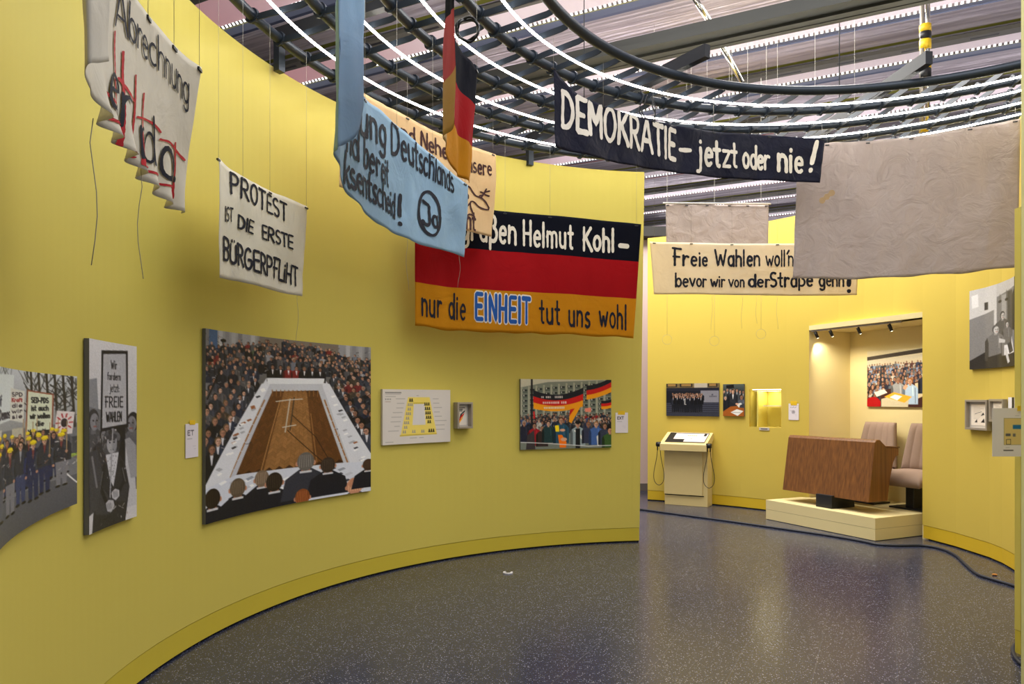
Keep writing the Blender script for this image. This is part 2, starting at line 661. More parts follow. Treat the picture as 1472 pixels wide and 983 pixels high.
# ------------------------------------------------------------------ hall roof
PD = Vector((0.451, 0.892, 0)).normalized()      # across the roof bays
QD = Vector((0.892, -0.451, 0)).normalized()     # along the roof bays
ZR = 6.04
rows = [-4.0, -2.4, -0.8, 0.8, 2.6, 4.4, 6.3, 7.93, 9.70, 11.05, 12.88, 14.4, 15.96, 17.2, 18.8, 20.5, 22.3, 24.2, 26.2, 28.5, 31, 34]
RLEN = 60


def panel_mat():
    k = NT('lit_ribbed_roof_panel')
    k.b.inputs['Base Color'].default_value = rgb(214, 200, 206)
    k.b.inputs['Roughness'].default_value = 0.6
    tc = k.n('ShaderNodeTexCoord')
    sx = k.n('ShaderNodeSeparateXYZ')
    k.l(tc.outputs['Object'], sx.inputs[0])
    # rosy towards one side of the hall
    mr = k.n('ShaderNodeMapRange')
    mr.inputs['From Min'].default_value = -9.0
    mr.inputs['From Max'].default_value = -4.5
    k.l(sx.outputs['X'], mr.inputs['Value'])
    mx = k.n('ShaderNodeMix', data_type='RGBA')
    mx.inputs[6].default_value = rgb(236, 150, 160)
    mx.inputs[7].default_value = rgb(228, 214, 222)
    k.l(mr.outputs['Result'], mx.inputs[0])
    wv = k.n('ShaderNodeTexWave')
    wv.inputs['Scale'].default_value = 14
    k.l(tc.outputs['Object'], wv.inputs['Vector'])
    bp = k.n('ShaderNodeBump')
    bp.inputs['Strength'].default_value = 0.3
    k.l(wv.outputs['Fac'], bp.inputs['Height'])
    k.l(bp.outputs['Normal'], k.b.inputs['Normal'])
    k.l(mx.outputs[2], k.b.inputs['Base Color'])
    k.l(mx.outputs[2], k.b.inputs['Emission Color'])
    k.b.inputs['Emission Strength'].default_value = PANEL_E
    return k.m


def dots_mat():
    k = NT('row_of_light_points')
    tc = k.n('ShaderNodeTexCoord')
    sx = k.n('ShaderNodeSeparateXYZ')
    k.l(tc.outputs['Object'], sx.inputs[0])
    m1 = k.n('ShaderNodeMath', operation='MULTIPLY')
    m1.inputs[1].default_value = 17.0
    k.l(sx.outputs['X'], m1.inputs[0])
    fr = k.n('ShaderNodeMath', operation='FRACT')
    k.l(m1.outputs[0], fr.inputs[0])
    lt = k.n('ShaderNodeMath', operation='LESS_THAN')
    lt.inputs[1].default_value = 0.5
    k.l(fr.outputs[0], lt.inputs[0])
    ms = k.n('ShaderNodeMath', operation='MULTIPLY')
    ms.inputs[1].default_value = DOT_E
    k.l(lt.outputs[0], ms.inputs[0])
    k.b.inputs['Base Color'].default_value = rgb(150, 140, 140)
    k.b.inputs['Emission Color'].default_value = (1, 0.97, 0.95, 1)
    k.l(ms.outputs[0], k.b.inputs['Emission Strength'])
    return k.m


M['panel'] = panel_mat()
M['dots'] = dots_mat()
M['wall_reflection_foil'] = mat('painted_wall_reflection_strip', rgb(176, 176, 84), 0.3, 0.8, var=0.1)  # lime tint paints in the yellow walls reflected by the foil
M['blue_foil'] = mat('blue_grey_roof_strip', rgb(98, 108, 138), 0.3, 0.7, var=0.1)
M['red_foil'] = mat('rust_red_roof_strip', rgb(150, 70, 56), 0.4, 0.5, var=0.1)
# local frame: x along the bays, y across them
rot = math.atan2(QD.y, QD.x)


def roof_strip(name, prof, mats, mi):
    """prof: list of (y, z); one long folded sheet, one material index per facet"""
    v, f = [], []
    for (y, z) in prof:
        v += [(-RLEN / 2, y, z), (RLEN / 2, y, z)]
    for k in range(len(prof) - 1):
        f.append((2 * k, 2 * k + 1, 2 * k + 3, 2 * k + 2))
    o = raw(name, v, f, mats, None, False, mi)
    o.rotation_euler = (0, 0, rot)
    return struct(o)


prof, mi = [], []
mats = [M['foil'], M['panel'], M['dots'], M['wall_reflection_foil'], M['blue_foil'], M['red_foil'], M['beam_and_shade']]
for i in range(len(rows) - 1):
    y0, w = rows[i], rows[i + 1] - rows[i]
    seq = [(0.00, 0.00, 3), (0.03, 0.015, 4), (0.14, 0.05, 5 if i > 9 else 4), (0.17, 0.05, 0), (0.30, 0.09, 0), (0.44, 0.08, 0),
           (0.56, 0.04, 3), (0.60, 0.03, 0), (0.70, 0.02, 6), (0.71, 0.07, 1), (0.985, 0.02, 2)]  # thin dark riser facet paints the shadow line beside each beam
    for (fy, fz, m) in seq:
        prof.append((y0 + fy * w, ZR + fz))
        mi.append(m)
prof.append((rows[-1], ZR))
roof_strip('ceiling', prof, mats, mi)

# grey slotted beams of the roof bays
slot_y = []
for i in range(len(rows) - 1):
    y0, w = rows[i], rows[i + 1] - rows[i]
    yb = y0 + 0.65 * w
    bm = bmesh.new()
    add_box(bm, (0, yb, ZR - 0.02), RLEN, 0.15, 0.05)
    o = obj_bm('trim_%d' % (10 + i), bm, [M['beam'], M['black']])
    o.rotation_euler = (0, 0, rot)
    struct(o)
    # slots
    if 4 <= i <= 13:
        me = o.data
        b2 = bmesh.new()
        b2.from_mesh(me)
        x = -14.0
        while x < 14:
            vv = [b2.verts.new((x + dx, yb + dy, ZR - 0.0462)) for dx, dy in ((0, -.022), (0, .022), (.30, .022), (.30, -.022))]
            fc = b2.faces.new(vv)
            fc.material_index = 1
            x += 0.75
        b2.to_mesh(me)
        b2.free()

# two deep girders carried below the roof
for nm, yb, zb, w, hh in (('trim_40', 6.67, 4.78, 0.22, 0.14), ('trim_41', 1.0, 4.78, 0.36, 0.34)):
    bm = bmesh.new()
    add_box(bm, (0, yb, zb + hh / 2), RLEN, w, hh)
    add_box(bm, (0, yb + w / 2 + 0.03, zb + 0.02), RLEN, 0.06, 0.05)
    add_box(bm, (0, yb - w / 2 - 0.03, zb + 0.02), RLEN, 0.06, 0.05)
    add_box(bm, (0, yb, zb - 0.012), RLEN, 0.05, 0.024)
    o = obj_bm(nm, bm, M['girder'])
    o.rotation_euler = (0, 0, rot)
    struct(o)

# ------------------------------------------------------------------ lighting ring
T5c, T5r = np.array([2.67, 3.91]) / 2.8, 2.69 / 2.8
L1c, L1r = np.array([2.14, 4.48]) / 2.8, 3.90 / 2.8
ZT, ZL = 4.10, 4.065
TR = 0.036
RA0, RA1 = -18.0, 186.0      # the rig is an open horseshoe


def ring_geo(idx, z):
    t = idx / 7.0
    c = T5c * (ZT - EYE) * (1 - t) + L1c * (ZL - EYE) * t
    return Vector((c[0], c[1], 0)), T5r * (ZT - EYE) * (1 - t) + L1r * (ZL - EYE) * t


def ring_pt(idx, z, ang):
    c, r = ring_geo(idx, z)
    return Vector((c.x + r * math.cos(ang), c.y + r * math.sin(ang), z))


ring = thing('lighting_ring', 'large suspended rig of curved dark steel tubes with glowing light strips', 'light fixture', (2.2, 3.8, 4.0))
for k in range(5):
    pts = [ring_pt(2 * k, ZT, math.radians(RA0 + (RA1 - RA0) * j / 90)) for j in range(91)]
    tube('ring_tube', pts, TR, M['steel'], ring, 10)
for k in range(4):
    idx = 2 * k + 1
    bm = bmesh.new()
    R0 = []
    for j in range(91):
        a = math.radians(RA0 + (RA1 - RA0) * j / 90)
        p = ring_pt(idx, ZL, a)
        c, r = ring_geo(idx, ZL)
        d = Vector((math.cos(a), math.sin(a), 0))
        R0.append([bm.verts.new(p + d * dx + Vector((0, 0, dz))) for dx, dz in ((-.008, -.005), (.008, -.005), (.008, .005), (-.008, .005))])
    for j in range(90):
        A, B = R0[j], R0[j + 1]
        for q in range(4):
            bm.faces.new((A[q], A[(q + 1) % 4], B[(q + 1) % 4], B[q]))
    bm.faces.new(R0[0][::-1])
    bm.faces.new(R0[-1])
    obj_bm('light_strip', bm, M['led'], ring)


def add_ribbon_bar(bm, pts, th, hgt, side):
    """flat bar standing on edge: pts centre line, hgt in the plane of pts, th across"""
    n = len(pts)
    rows_ = []
    for i, p in enumerate(pts):
        t = (pts[min(i + 1, n - 1)] - pts[max(i - 1, 0)]).normalized()
        up = side.cross(t).normalized()
        rows_.append([bm.verts.new(p + side * sx * th / 2 + up * sy * hgt / 2) for sx, sy in ((-1, -1), (1, -1), (1, 1), (-1, 1))])
    for i in range(n - 1):
        A, B = rows_[i], rows_[i + 1]
        for q in range(4):
            bm.faces.new((A[q], A[(q + 1) % 4], B[(q + 1) % 4], B[q]))
    bm.faces.new(rows_[0][::-1])
    bm.faces.new(rows_[-1])


for k in range(4):
    for j in range(25):
        ang = math.radians(46 + 5.0 * j + (2.2 if k % 2 else 0))
        pin = ring_pt(2 * k, ZT, ang)
        pout = ring_pt(2 * k + 2, ZT, ang)
        d = (pin - pout)
        L = d.length
        d.normalize()
        side = d.cross(Vector((0, 0, 1))).normalized()
        zb = ZL + 0.020
        bm = bmesh.new()
        pl = [Vector((pout.x, pout.y, ZT)) + d * 0.012 + Vector((0, 0, -0.02))]
        for (s, z) in ((0.03, zb + 0.01), (0.06, zb), (L * 0.5, zb), (L - 0.075, zb), (L - 0.035, zb + 0.006), (L - 0.018, zb + 0.02), (L - 0.012, ZT - 0.02)):
            q = pout + d * s
            pl.append(Vector((q.x, q.y, z)))
        add_ribbon_bar(bm, pl, 0.006, 0.044, side)
        # clamp collars around both tubes
        for c in (pout,):
            add_tube(bm, [c - side * 0.010, c + side * 0.010], TR + 0.016, 12)
        obj_bm('bracket', bm, M['steel'], ring)
# radial carriers and their legs down to the wall top
for deg in (-14, 26, 71, 116, 161):
    a = math.radians(deg)
    p0, p1 = ring_pt(-1.0, ZT, a), ring_pt(8.6, ZT, a)
    d = (p1 - p0).normalized()
    s = Vector((-d.y, d.x, 0))
    bm = bmesh.new()
    mid = (p0 + p1) / 2 + Vector((0, 0, 0.115))
    add_box(bm, mid, (p1 - p0).length, 0.06, 0.10, (d, s))
    obj_bm('carrier_beam', bm, M['steel_dark'], ring)
    bm = bmesh.new()
    add_box(bm, p1 + Vector((0, 0, -0.02)) - d * 0.03, 0.055, 0.06, 0.26, (d, s))
    obj_bm('carrier_leg', bm, M['steel'], ring)
    for q in (0.62,):
        pp = p0 + (p1 - p0) * q
        tube('hanger_rod', [pp + Vector((0, 0, 0.15)), pp + Vector((0, 0, 1.95))], 0.005, M['steel_dark'], ring, 6)
# diagonal tube braces between roof and carriers
for lab, (x0, y0, d0, x1, y1, d1) in (('slanted metal roof brace ending on the upper edge of the deep girder', (1000, 0, 8.0, 1022, 34, 8.2)),
                                      ('slanted metal roof brace between the deep girder and the innermost ring tube', (1036, 62, 8.6, 1066, 118, 8.9))):
    a, b = pix(x0, y0, d0), pix(x1, y1, d1)
    tag(tube('roof_brace', [a + (a - b) * 0.35, b], 0.03, M['chrome'], None, 10), lab, 'brace')
a = pix(1330, 0, 7.6)
b = pix(1329, 190, 7.6)
t = thing('hanging_rail', 'upright metal hanger with black and yellow striping behind the ring tubes', 'hanger', b)
tube('rail', [a + Vector((0.03, 0, 0.8)), b + Vector((0.03, 0, 0))], 0.022, M['chrome'], t, 8)
tube('rail', [a + Vector((-0.03, 0, 0.8)), b + Vector((-0.03, 0, 0))], 0.022, M['pewter'], t, 8)
for q0, q1, m in ((36, 46, 'tape'), (47, 56, 'black'), (58, 70, 'tape'), (84, 99, 'tape'), (100, 112, 'black'), (176, 190, 'tape')):
    tube('stripe_sleeve', [pix(1330, q0, 7.6), pix(1330, q1, 7.6)], 0.058, M[m], t, 10)

# ------------------------------------------------------------------ hand lettering
def arc(cx, cy, rx, ry, a0, a1, n=10):
    return [(cx + rx * math.cos(math.radians(a0 + (a1 - a0) * k / n)), cy + ry * math.sin(math.radians(a0 + (a1 - a0) * k / n))) for k in range(n + 1)]


XH = 0.62
G = {
    'A': (.60, [[(0, 0), (.27, 1), (.33, 1), (.60, 0)], [(.10, .36), (.50, .36)]]),
    'B': (.50, [[(.04, 0), (.04, 1)], [(.04, 1)] + arc(.22, .76, .24, .24, 90, -90) + [(.04, .52)], [(.04, .52)] + arc(.24, .26, .26, .26, 90, -90) + [(.04, 0)]]),
    'C': (.54, [arc(.30, .5, .28, .5, 55, 305, 14)]),
    'D': (.55, [[(.04, 0), (.04, 1)], [(.04, 1)] + arc(.14, .5, .40, .5, 90, -90, 14) + [(.04, 0)]]),
    'E': (.46, [[(.46, 1), (.04, 1), (.04, 0), (.46, 0)], [(.04, .52), (.40, .52)]]),
    'F': (.46, [[(.48, 1), (.0, 1)], [(.10, 1), (.10, 0)], [(.02, .52), (.38, .52)]]),
    'G': (.56, [arc(.30, .5, .28, .5, 55, 330, 14) + [(.56, .46), (.32, .46)]]),
    'H': (.54, [[(.04, 0), (.04, 1)], [(.50, 0), (.50, 1)], [(.04, .5), (.50, .5)]]),
    'I': (.12, [[(.06, 0), (.06, 1)]]),
    'J': (.42, [[(.06, 1), (.38, 1), (.38, .22)] + arc(.20, .2, .18, .2, 0, -160)]),
    'K': (.54, [[(.04, 0), (.04, 1)], [(.50, 1), (.06, .45)], [(.16, .56), (.54, 0)]]),
    'L': (.44, [[(.04, 1), (.04, 0), (.44, 0)]]),
    'M': (.66, [[(.04, 0), (.06, 1), (.33, .34), (.60, 1), (.62, 0)]]),
    'N': (.56, [[(.04, 0), (.04, 1), (.52, 0), (.52, 1)]]),
    'O': (.58, [arc(.29, .5, .27, .5, 90, 450, 20)]),
    'P': (.50, [[(.04, 0), (.04, 1)], [(.04, 1)] + arc(.22, .74, .26, .26, 90, -90) + [(.04, .48)]]),
    'R': (.54, [[(.04, 0), (.04, 1)], [(.04, 1)] + arc(.22, .74, .26, .26, 90, -90) + [(.04, .48)], [(.20, .48), (.54, 0)]]),
    'S': (.50, [arc(.26, .75, .22, .25, 50, 250, 8) + [(.26, .5)] + arc(.25, .25, .23, .25, 75, -140, 10)]),
    'T': (.54, [[(0, 1), (.54, 1)], [(.27, 1), (.27, 0)]]),
    'U': (.54, [[(.04, 1), (.04, .28)] + arc(.27, .27, .23, .27, 180, 360) + [(.50, 1)]]),
    'V': (.56, [[(0, 1), (.28, 0), (.56, 1)]]),
    'W': (.82, [[(0, 1), (.22, 0), (.41, .75), (.60, 0), (.82, 1)]]),
    'X': (.54, [[(.02, 1), (.52, 0)], [(.52, 1), (.02, 0)]]),
    'Z': (.5, [[(.02, 1), (.48, 1), (.02, 0), (.5, 0)]]),
    'a': (.46, [arc(.24, .30, .20, .31, 60, 400, 14), [(.44, .62), (.44, 0)]]),
    'b': (.46, [[(.04, 1), (.04, 0)], arc(.24, .31, .20, .31, 200, -160, 14)]),
    'c': (.42, [arc(.24, .31, .20, .31, 55, 305, 12)]),
    'd': (.46, [[(.44, 1), (.44, 0)], arc(.24, .31, .20, .31, 20, 380, 14)]),
    'e': (.46, [[(.06, .34), (.43, .34)] + arc(.25, .31, .20, .31, 10, 310, 14)]),
    'f': (.34, [[(.34, .94)] + arc(.24, .84, .10, .14, 70, 180, 5) + [(.14, 0)], [(0, .60), (.32, .60)]]),
    'g': (.46, [arc(.24, .31, .20, .31, 20, 380, 14), [(.44, .62), (.44, -.12)] + arc(.25, -.13, .19, .17, 0, -150, 8)]),
    'h': (.46, [[(.04, 1), (.04, 0)], [(.04, .40)] + arc(.23, .41, .19, .21, 170, 0, 8) + [(.42, 0)]]),
    'i': (.12, [[(.06, .62), (.06, 0)], [(.06, .84), (.06, .87)]]),
    'j': (.26, [[(.18, .62), (.18, -.12)] + arc(.04, -.12, .14, .16, 0, -110, 6), [(.18, .84), (.18, .87)]]),
    'k': (.44, [[(.04, 1), (.04, 0)], [(.40, .62), (.06, .28)], [(.16, .36), (.42, 0)]]),
    'l': (.12, [[(.06, 1), (.06, 0)]]),
    'm': (.72, [[(.04, .62), (.04, 0)], [(.04, .42)] + arc(.20, .43, .16, .19, 170, 0, 7) + [(.36, 0)], [(.36, .42)] + arc(.52, .43, .16, .19, 170, 0, 7) + [(.68, 0)]]),
    'n': (.46, [[(.04, .62), (.04, 0)], [(.04, .42)] + arc(.23, .42, .19, .20, 170, 0, 8) + [(.42, 0)]]),
    'o': (.46, [arc(.23, .31, .20, .31, 90, 450, 16)]),
    'p': (.46, [[(.04, .62), (.04, -.32)], arc(.24, .31, .20, .31, 200, -160, 14)]),
    'r': (.34, [[(.04, .62), (.04, 0)], [(.04, .40)] + arc(.22, .42, .16, .19, 165, 50, 6)]),
    's': (.38, [arc(.20, .465, .15, .155, 50, 250, 7) + [(.2, .31)] + arc(.19, .155, .17, .155, 75, -140, 9)]),
    't': (.34, [[(.15, .95), (.15, .12)] + arc(.25, .12, .10, .12, 180, 290, 5), [(0, .62), (.32, .62)]]),
    'u': (.46, [[(.04, .62), (.04, .22)] + arc(.23, .21, .19, .21, 180, 350, 8), [(.42, .62), (.42, 0)]]),
    'v': (.44, [[(0, .62), (.22, 0), (.44, .62)]]),
    'w': (.64, [[(0, .62), (.17, 0), (.32, .5), (.47, 0), (.64, .62)]]),
    'y': (.46, [[(.02, .62), (.23, .04)], [(.44, .62), (.12, -.3)]]),
    'z': (.40, [[(.02, .62), (.38, .62), (.02, 0), (.4, 0)]]),
    '\u00df': (.50, [[(.05, -.28), (.05, .74)] + arc(.22, .76, .17, .22, 180, -60, 9) + [(.22, .54)] + arc(.24, .27, .23, .27, 85, -110, 9)]),
    '\u00dc': (.54, [[(.04, .86), (.04, .28)] + arc(.27, .27, .23, .27, 180, 360) + [(.50, .86)], [(.17, 1.02), (.17, 1.05)], [(.37, 1.02), (.37, 1.05)]]),
    '\u00fc': (.46, [[(.04, .62), (.04, .22)] + arc(.23, .21, .19, .21, 180, 350, 8), [(.42, .62), (.42, 0)], [(.12, .82), (.12, .85)], [(.34, .82), (.34, .85)]]),
    '\u00e4': (.46, [arc(.24, .30, .20, .31, 60, 400, 14), [(.44, .62), (.44, 0)], [(.12, .82), (.12, .85)], [(.34, .82), (.34, .85)]]),
    '!': (.16, [[(.10, 1), (.07, .30)], [(.06, .02), (.06, .05)]]),
    '-': (.40, [[(.02, .36), (.38, .36)]]),
    '.': (.12, [[(.06, .02), (.06, .05)]]),
    ':': (.12, [[(.06, .05), (.06, .08)], [(.06, .45), (.06, .48)]]),
    "'": (.10, [[(.08, .98), (.0, .74)]]),
    '\u02bc': (.0, [[(.22, .98), (.06, .78)]]),
    ' ': (.30, []),
}


def layout(text, gap=.14):
    """strokes of a line of text in glyph units, and its total advance"""
    x, out = 0.0, []
    for ch in text:
        w, st = G[ch]
        for s in st:
            out.append([(px_ + x, py_) for px_, py_ in s])
        x += w + gap
    return out, x - gap


def resample(pts, step):
    P = np.array(pts, float)
    d = np.r_[0, np.cumsum(np.hypot(*np.diff(P, axis=0).T))]
    n = max(2, int(d[-1] / step) + 1)
    t = np.linspace(0, d[-1], n)
    return np.c_[np.interp(t, d, P[:, 0]), np.interp(t, d, P[:, 1])]


def ribbon_poly(P, w, wob=0.0, seed=0):
    """outline strips of a brush stroke: list of (left, right) points"""
    P = np.asarray(P, float)
    n = len(P)
    T = np.zeros_like(P)
    T[1:-1] = P[2:] - P[:-2]
    T[0] = P[1] - P[0]
    T[-1] = P[-1] - P[-2]
    T /= np.maximum(1e-9, np.hypot(T[:, 0], T[:, 1]))[:, None]
    N = np.c_[-T[:, 1], T[:, 0]]
    ww = np.full(n, w / 2.0) if np.isscalar(w) else np.asarray(w) / 2.0
    if wob:
        ww = ww * (1 + wob * np.sin(np.arange(n) * 1.7 + seed))
    # round ends
    pre, post = [], []
    for k, f in ((0.95, 0.31), (0.7, 0.71), (0.35, 0.94)):
        pre.append((P[0] - T[0] * ww[0] * k, N[0], ww[0] * f))
    for k, f in ((0.35, 0.94), (0.7, 0.71), (0.95, 0.31)):
        post.append((P[-1] + T[-1] * ww[-1] * k, N[-1], ww[-1] * f))
    rows_ = pre + [(P[i], N[i], ww[i]) for i in range(n)] + post
    return [(p + nn * h, p - nn * h) for p, nn, h in rows_]


# ------------------------------------------------------------------ cloth banners
class Cloth:
    """hanging cloth: columns are (x top, y top, x bottom, y bottom, depth) measured on the photograph; becomes a real curved sheet"""

    def __init__(s, cols, fold=0.012, ffreq=14.0, grain=0.012, seed=0.0, main=None, n=16, hang=0.0, pleat=0.0):
        C = crom(cols, n)
        s.C = C
        s.top = np.array([pix(c[0], c[1], c[4]) for c in C])
        s.bot = np.array([pix(c[2], c[3], c[4]) for c in C])
        s.t = np.r_[0, np.cumsum(np.linalg.norm(np.diff((s.top + s.bot) / 2, axis=0), axis=1))]
        s.L = s.t[-1]
        s.fold, s.ff, s.grain, s.seed, s.hang, s.pleat = fold, ffreq, grain, seed, hang, pleat
        i0, i1 = (0, len(cols) - 1) if main is None else main
        s.m0, s.m1 = i0 * n, i1 * n

    def base(s, t, v):
        a = np.array([np.interp(t, s.t, s.top[:, k]) for k in range(3)])
        b = np.array([np.interp(t, s.t, s.bot[:, k]) for k in range(3)])
        return a + (b - a) * v

    def nor(s, t):
        d = 0.02
        a, b = s.base(max(0, t - d), .5), s.base(min(s.L, t + d), .5)
        x = b - a
        n = np.array([x[1], -x[0], 0.0])
        n /= max(1e-9, np.linalg.norm(n))
        return n

    def S(s, t, v, off=0.0):
        p = s.base(t, v)
        n = s.nor(t)
        q = noise.noise(Vector((t * 3.1 + s.seed, v * 1.7, s.seed)))
        q2 = noise.noise(Vector((t * 9 + s.seed, v * 5 + t * 4, 3.3)))
        f = s.fold * (0.35 + 0.65 * v) * math.sin(s.ff * t + 2.2 * q + s.seed) + s.grain * (q + 0.6 * q2)
        if s.pleat:
            q = min(1.0, max(0.0, (t - s.t[s.m0]) / 0.12))
            f += s.pleat * q * v ** 6 * math.sin(s.ff * 2.1 * t + s.seed)
        return Vector(p + n * (f + off))

    def mesh(s, name, material, parent, nu=None, nv=24, bands=None, hem=True):
        nu = nu or max(20, int(s.L / 0.02))
        us = np.linspace(0, s.L, nu)
        vs_ = list(np.linspace(0, 1, nv + 1))
        if bands:
            vs_ = sorted(set([round(x, 4) for x in vs_] + [round(b, 4) for b in bands]))
        V = [s.S(t, v + (s.hang * noise.noise(Vector((t * 4, s.seed, 1.0))) if v == 1 else 0)) for t in us for v in vs_]
        m = len(vs_)
        Fc, mi = [], []
        for i in range(nu - 1):
            for j in range(m - 1):
                Fc.append((i * m + j, i * m + j + 1, (i + 1) * m + j + 1, (i + 1) * m + j))
                if bands:
                    mid = (vs_[j] + vs_[j + 1]) / 2
                    mi.append(sum(1 for b in bands if mid > b))
                else:
                    mi.append(0)
        o = raw(name, V, Fc, material, parent, True, mi)
        md = o.modifiers.new('thickness', 'SOLIDIFY')
        md.thickness = 0.0012
        md.offset = 0
        return o

    def inv(s, x, y):
        """photo position on the main part of the sheet -> (t, v)"""
        C = s.C[s.m0:s.m1 + 1]
        tt = s.t[s.m0:s.m1 + 1]
        v = 0.5
        for _ in range(10):
            xs = C[:, 0] + (C[:, 2] - C[:, 0]) * v
            f = np.interp(x, xs, np.arange(len(xs)))
            yt = np.interp(f, np.arange(len(xs)), C[:, 1])
            yb = np.interp(f, np.arange(len(xs)), C[:, 3])
            v = (y - yt) / (yb - yt)
        return float(np.interp(f, np.arange(len(xs)), tt)), float(v)

    def strokes(s, name, polys, material, parent, off=0.005):
        """polys: lists of (left, right) photo points; a list of such lists becomes one object per line"""
        if polys and isinstance(polys[0][0], list):
            for g in polys:
                o = s.strokes(name, g, material, parent, off)
            return o
        sg = 1.0
        tm = (s.t[s.m0] + s.t[s.m1]) / 2
        n = s.nor(tm)
        b = s.base(tm, .5)
        if np.dot(n, np.array([0, 0, EYE]) - b) < 0:
            sg = -1.0
        V, Fc = [], []
        for pl in polys:
            k0 = len(V)
            for a, b in pl:
                for p in (a, (np.asarray(a) + np.asarray(b)) / 2, b):
                    t, v = s.inv(p[0], p[1])
                    V.append(s.S(t, min(.99, max(.01, v)), off * sg))
            for i in range(len(pl) - 1):
                for j in (0, 1):
                    q = k0 + i * 3 + j
                    Fc.append((q, q + 1, q + 4, q + 3))
        return raw(name, V, Fc, material, parent, False)

    def ends(s, which):
        return s.S(s.t[s.m0] if which == 0 else s.t[s.m1], 0.0)


def text_polys(text, x0, y0, h0, x1, y1, h1, w=.13, gap=.14, slant=0.0, wob=.10, jitter=.02, seed=1, step=.09):
    """photo-space brush strokes of a line of text; baseline (x0,y0)-(x1,y1), cap heights h0, h1"""
    st, adv = layout(text, gap)
    rnd = random.Random(seed)
    out = []
    d0, d1 = 1.0 / h0, 1.0 / h1

    def mp(gx, gy):
        q = gx / adv
        den = d0 * (1 - q) + d1 * q
        x = (x0 * d0 * (1 - q) + x1 * d1 * q) / den
        y = (y0 * d0 * (1 - q) + y1 * d1 * q) / den
        h = 1.0 / den
        return x + slant * gy * h, y - gy * h, h
    for s in st:
        jx, jy = rnd.uniform(-jitter, jitter), rnd.uniform(-jitter, jitter)
        P = resample([(a + jx, b + jy) for a, b in s], step)
        rb = ribbon_poly(P, w * rnd.uniform(.88, 1.12), wob, rnd.uniform(0, 6))
        out.append([(np.array(mp(*a)[:2]), np.array(mp(*b)[:2])) for a, b in rb])
    return out


def line_polys(lines, w):
    return [ribbon_poly(resample(crom(l, 6) if len(l) > 2 else l, 3.0), w, .12, i) for i, l in enumerate(lines)]


def cords(parent, cl, fracs, up, tails=()):
    for f in fracs:
        t = cl.t[cl.m0] + (cl.t[cl.m1] - cl.t[cl.m0]) * f
        p = cl.S(t, 0.01)
        tube('hanging_cord', [p, p + Vector((0, 0, up - p.z))], 0.0009, M['nylon'], parent, 5)
        bm = bmesh.new()
        x = Vector((cl.nor(t)[1], -cl.nor(t)[0], 0))
        add_box(bm, p - Vector((0, 0, 0.008)), 0.035, 0.012, 0.010, (x, Vector(cl.nor(t))))
        obj_bm('clip', bm, M['black'], parent)
    for f, L in tails:
        t = cl.t[cl.m0] + (cl.t[cl.m1] - cl.t[cl.m0]) * f
        p = cl.S(t, 0.02, -0.01)
        q = cl.S(t, 0.98, -0.01)
        r = [q]
        for k in range(1, 7):
            r.append(q - Vector((0.01 * math.sin(k * .9 + f * 9), 0.0, L * k / 6)))
        tube('hanging_cord', r, 0.0012, M['nylon'], parent, 5)


# --- white cotton banner with red grid, nearest on the curved wall
B = thing('protest_banner', 'cream cotton banner with blue lettering and a red painted grid, its end folded back', 'banner', pix(200, 60, 2.0))
cl = Cloth([(162, -150, 160, 88, 1.52), (140, -150, 145, 91, 1.48), (121, -150, 124, 95, 1.45), (120, -120, 127, 128, 1.58), (136, -88, 148, 168, 1.70), (170, -35, 175, 212, 1.93),
            (200, 2, 198, 240, 2.13), (230, 42, 222, 272, 2.34), (262, 76, 244, 296, 2.52), (288, 97, 260, 309, 2.68)], fold=.004, ffreq=18, grain=.006, seed=1.0, main=(3, 9), pleat=.024, hang=.03)
cl.mesh('cloth', M['cloth_white'], B, nu=220)
pl = [text_polys("Abrechnung", 165, 36, 54, 270, 150, 44, .085, gap=.06, seed=3)]
pl += [text_polys("e", 155, 152, 84, 171, 159, 80, .075, seed=4) + text_polys("r", 173, 178, 74, 184, 186, 70, .075, seed=4)]
pl += [text_polys("n", 197, 225, 70, 208, 231, 68, .08, seed=5) + text_polys("d", 209, 231, 70, 219, 237, 68, .075, seed=5) + text_polys("o", 229, 253, 72, 249, 262, 70, .09, seed=5) + text_polys(".", 250, 260, 60, 253, 261, 60, .12, seed=5)]
cl.strokes('lettering', pl, M['ink'], B)
rd = line_polys([[(165, 45), (166, 110), (168, 185)], [(175, 74), (175, 140), (175, 210)], [(193, 108), (192, 170), (190, 238)], [(205, 134), (202, 170), (197, 248)], [(252, 205), (252, 250), (251, 285)]], 2.3)
rd += line_polys([[(171, 112), (182, 134), (192, 146)], [(196, 168), (214, 174), (228, 190)], [(228, 200), (244, 206), (264, 230)], [(180, 222), (194, 226)], [(198, 238), (214, 246), (226, 254)], [(229, 264), (251, 270)], [(152, 132), (166, 152)], [(158, 170), (170, 184)]], 3.0)
cl.strokes('red_grid', rd, M['red_paint'], B, .004)
cords(B, cl, (.42, .60, .80, .985), 4.05, ((.15, .35), (.55, .33)))

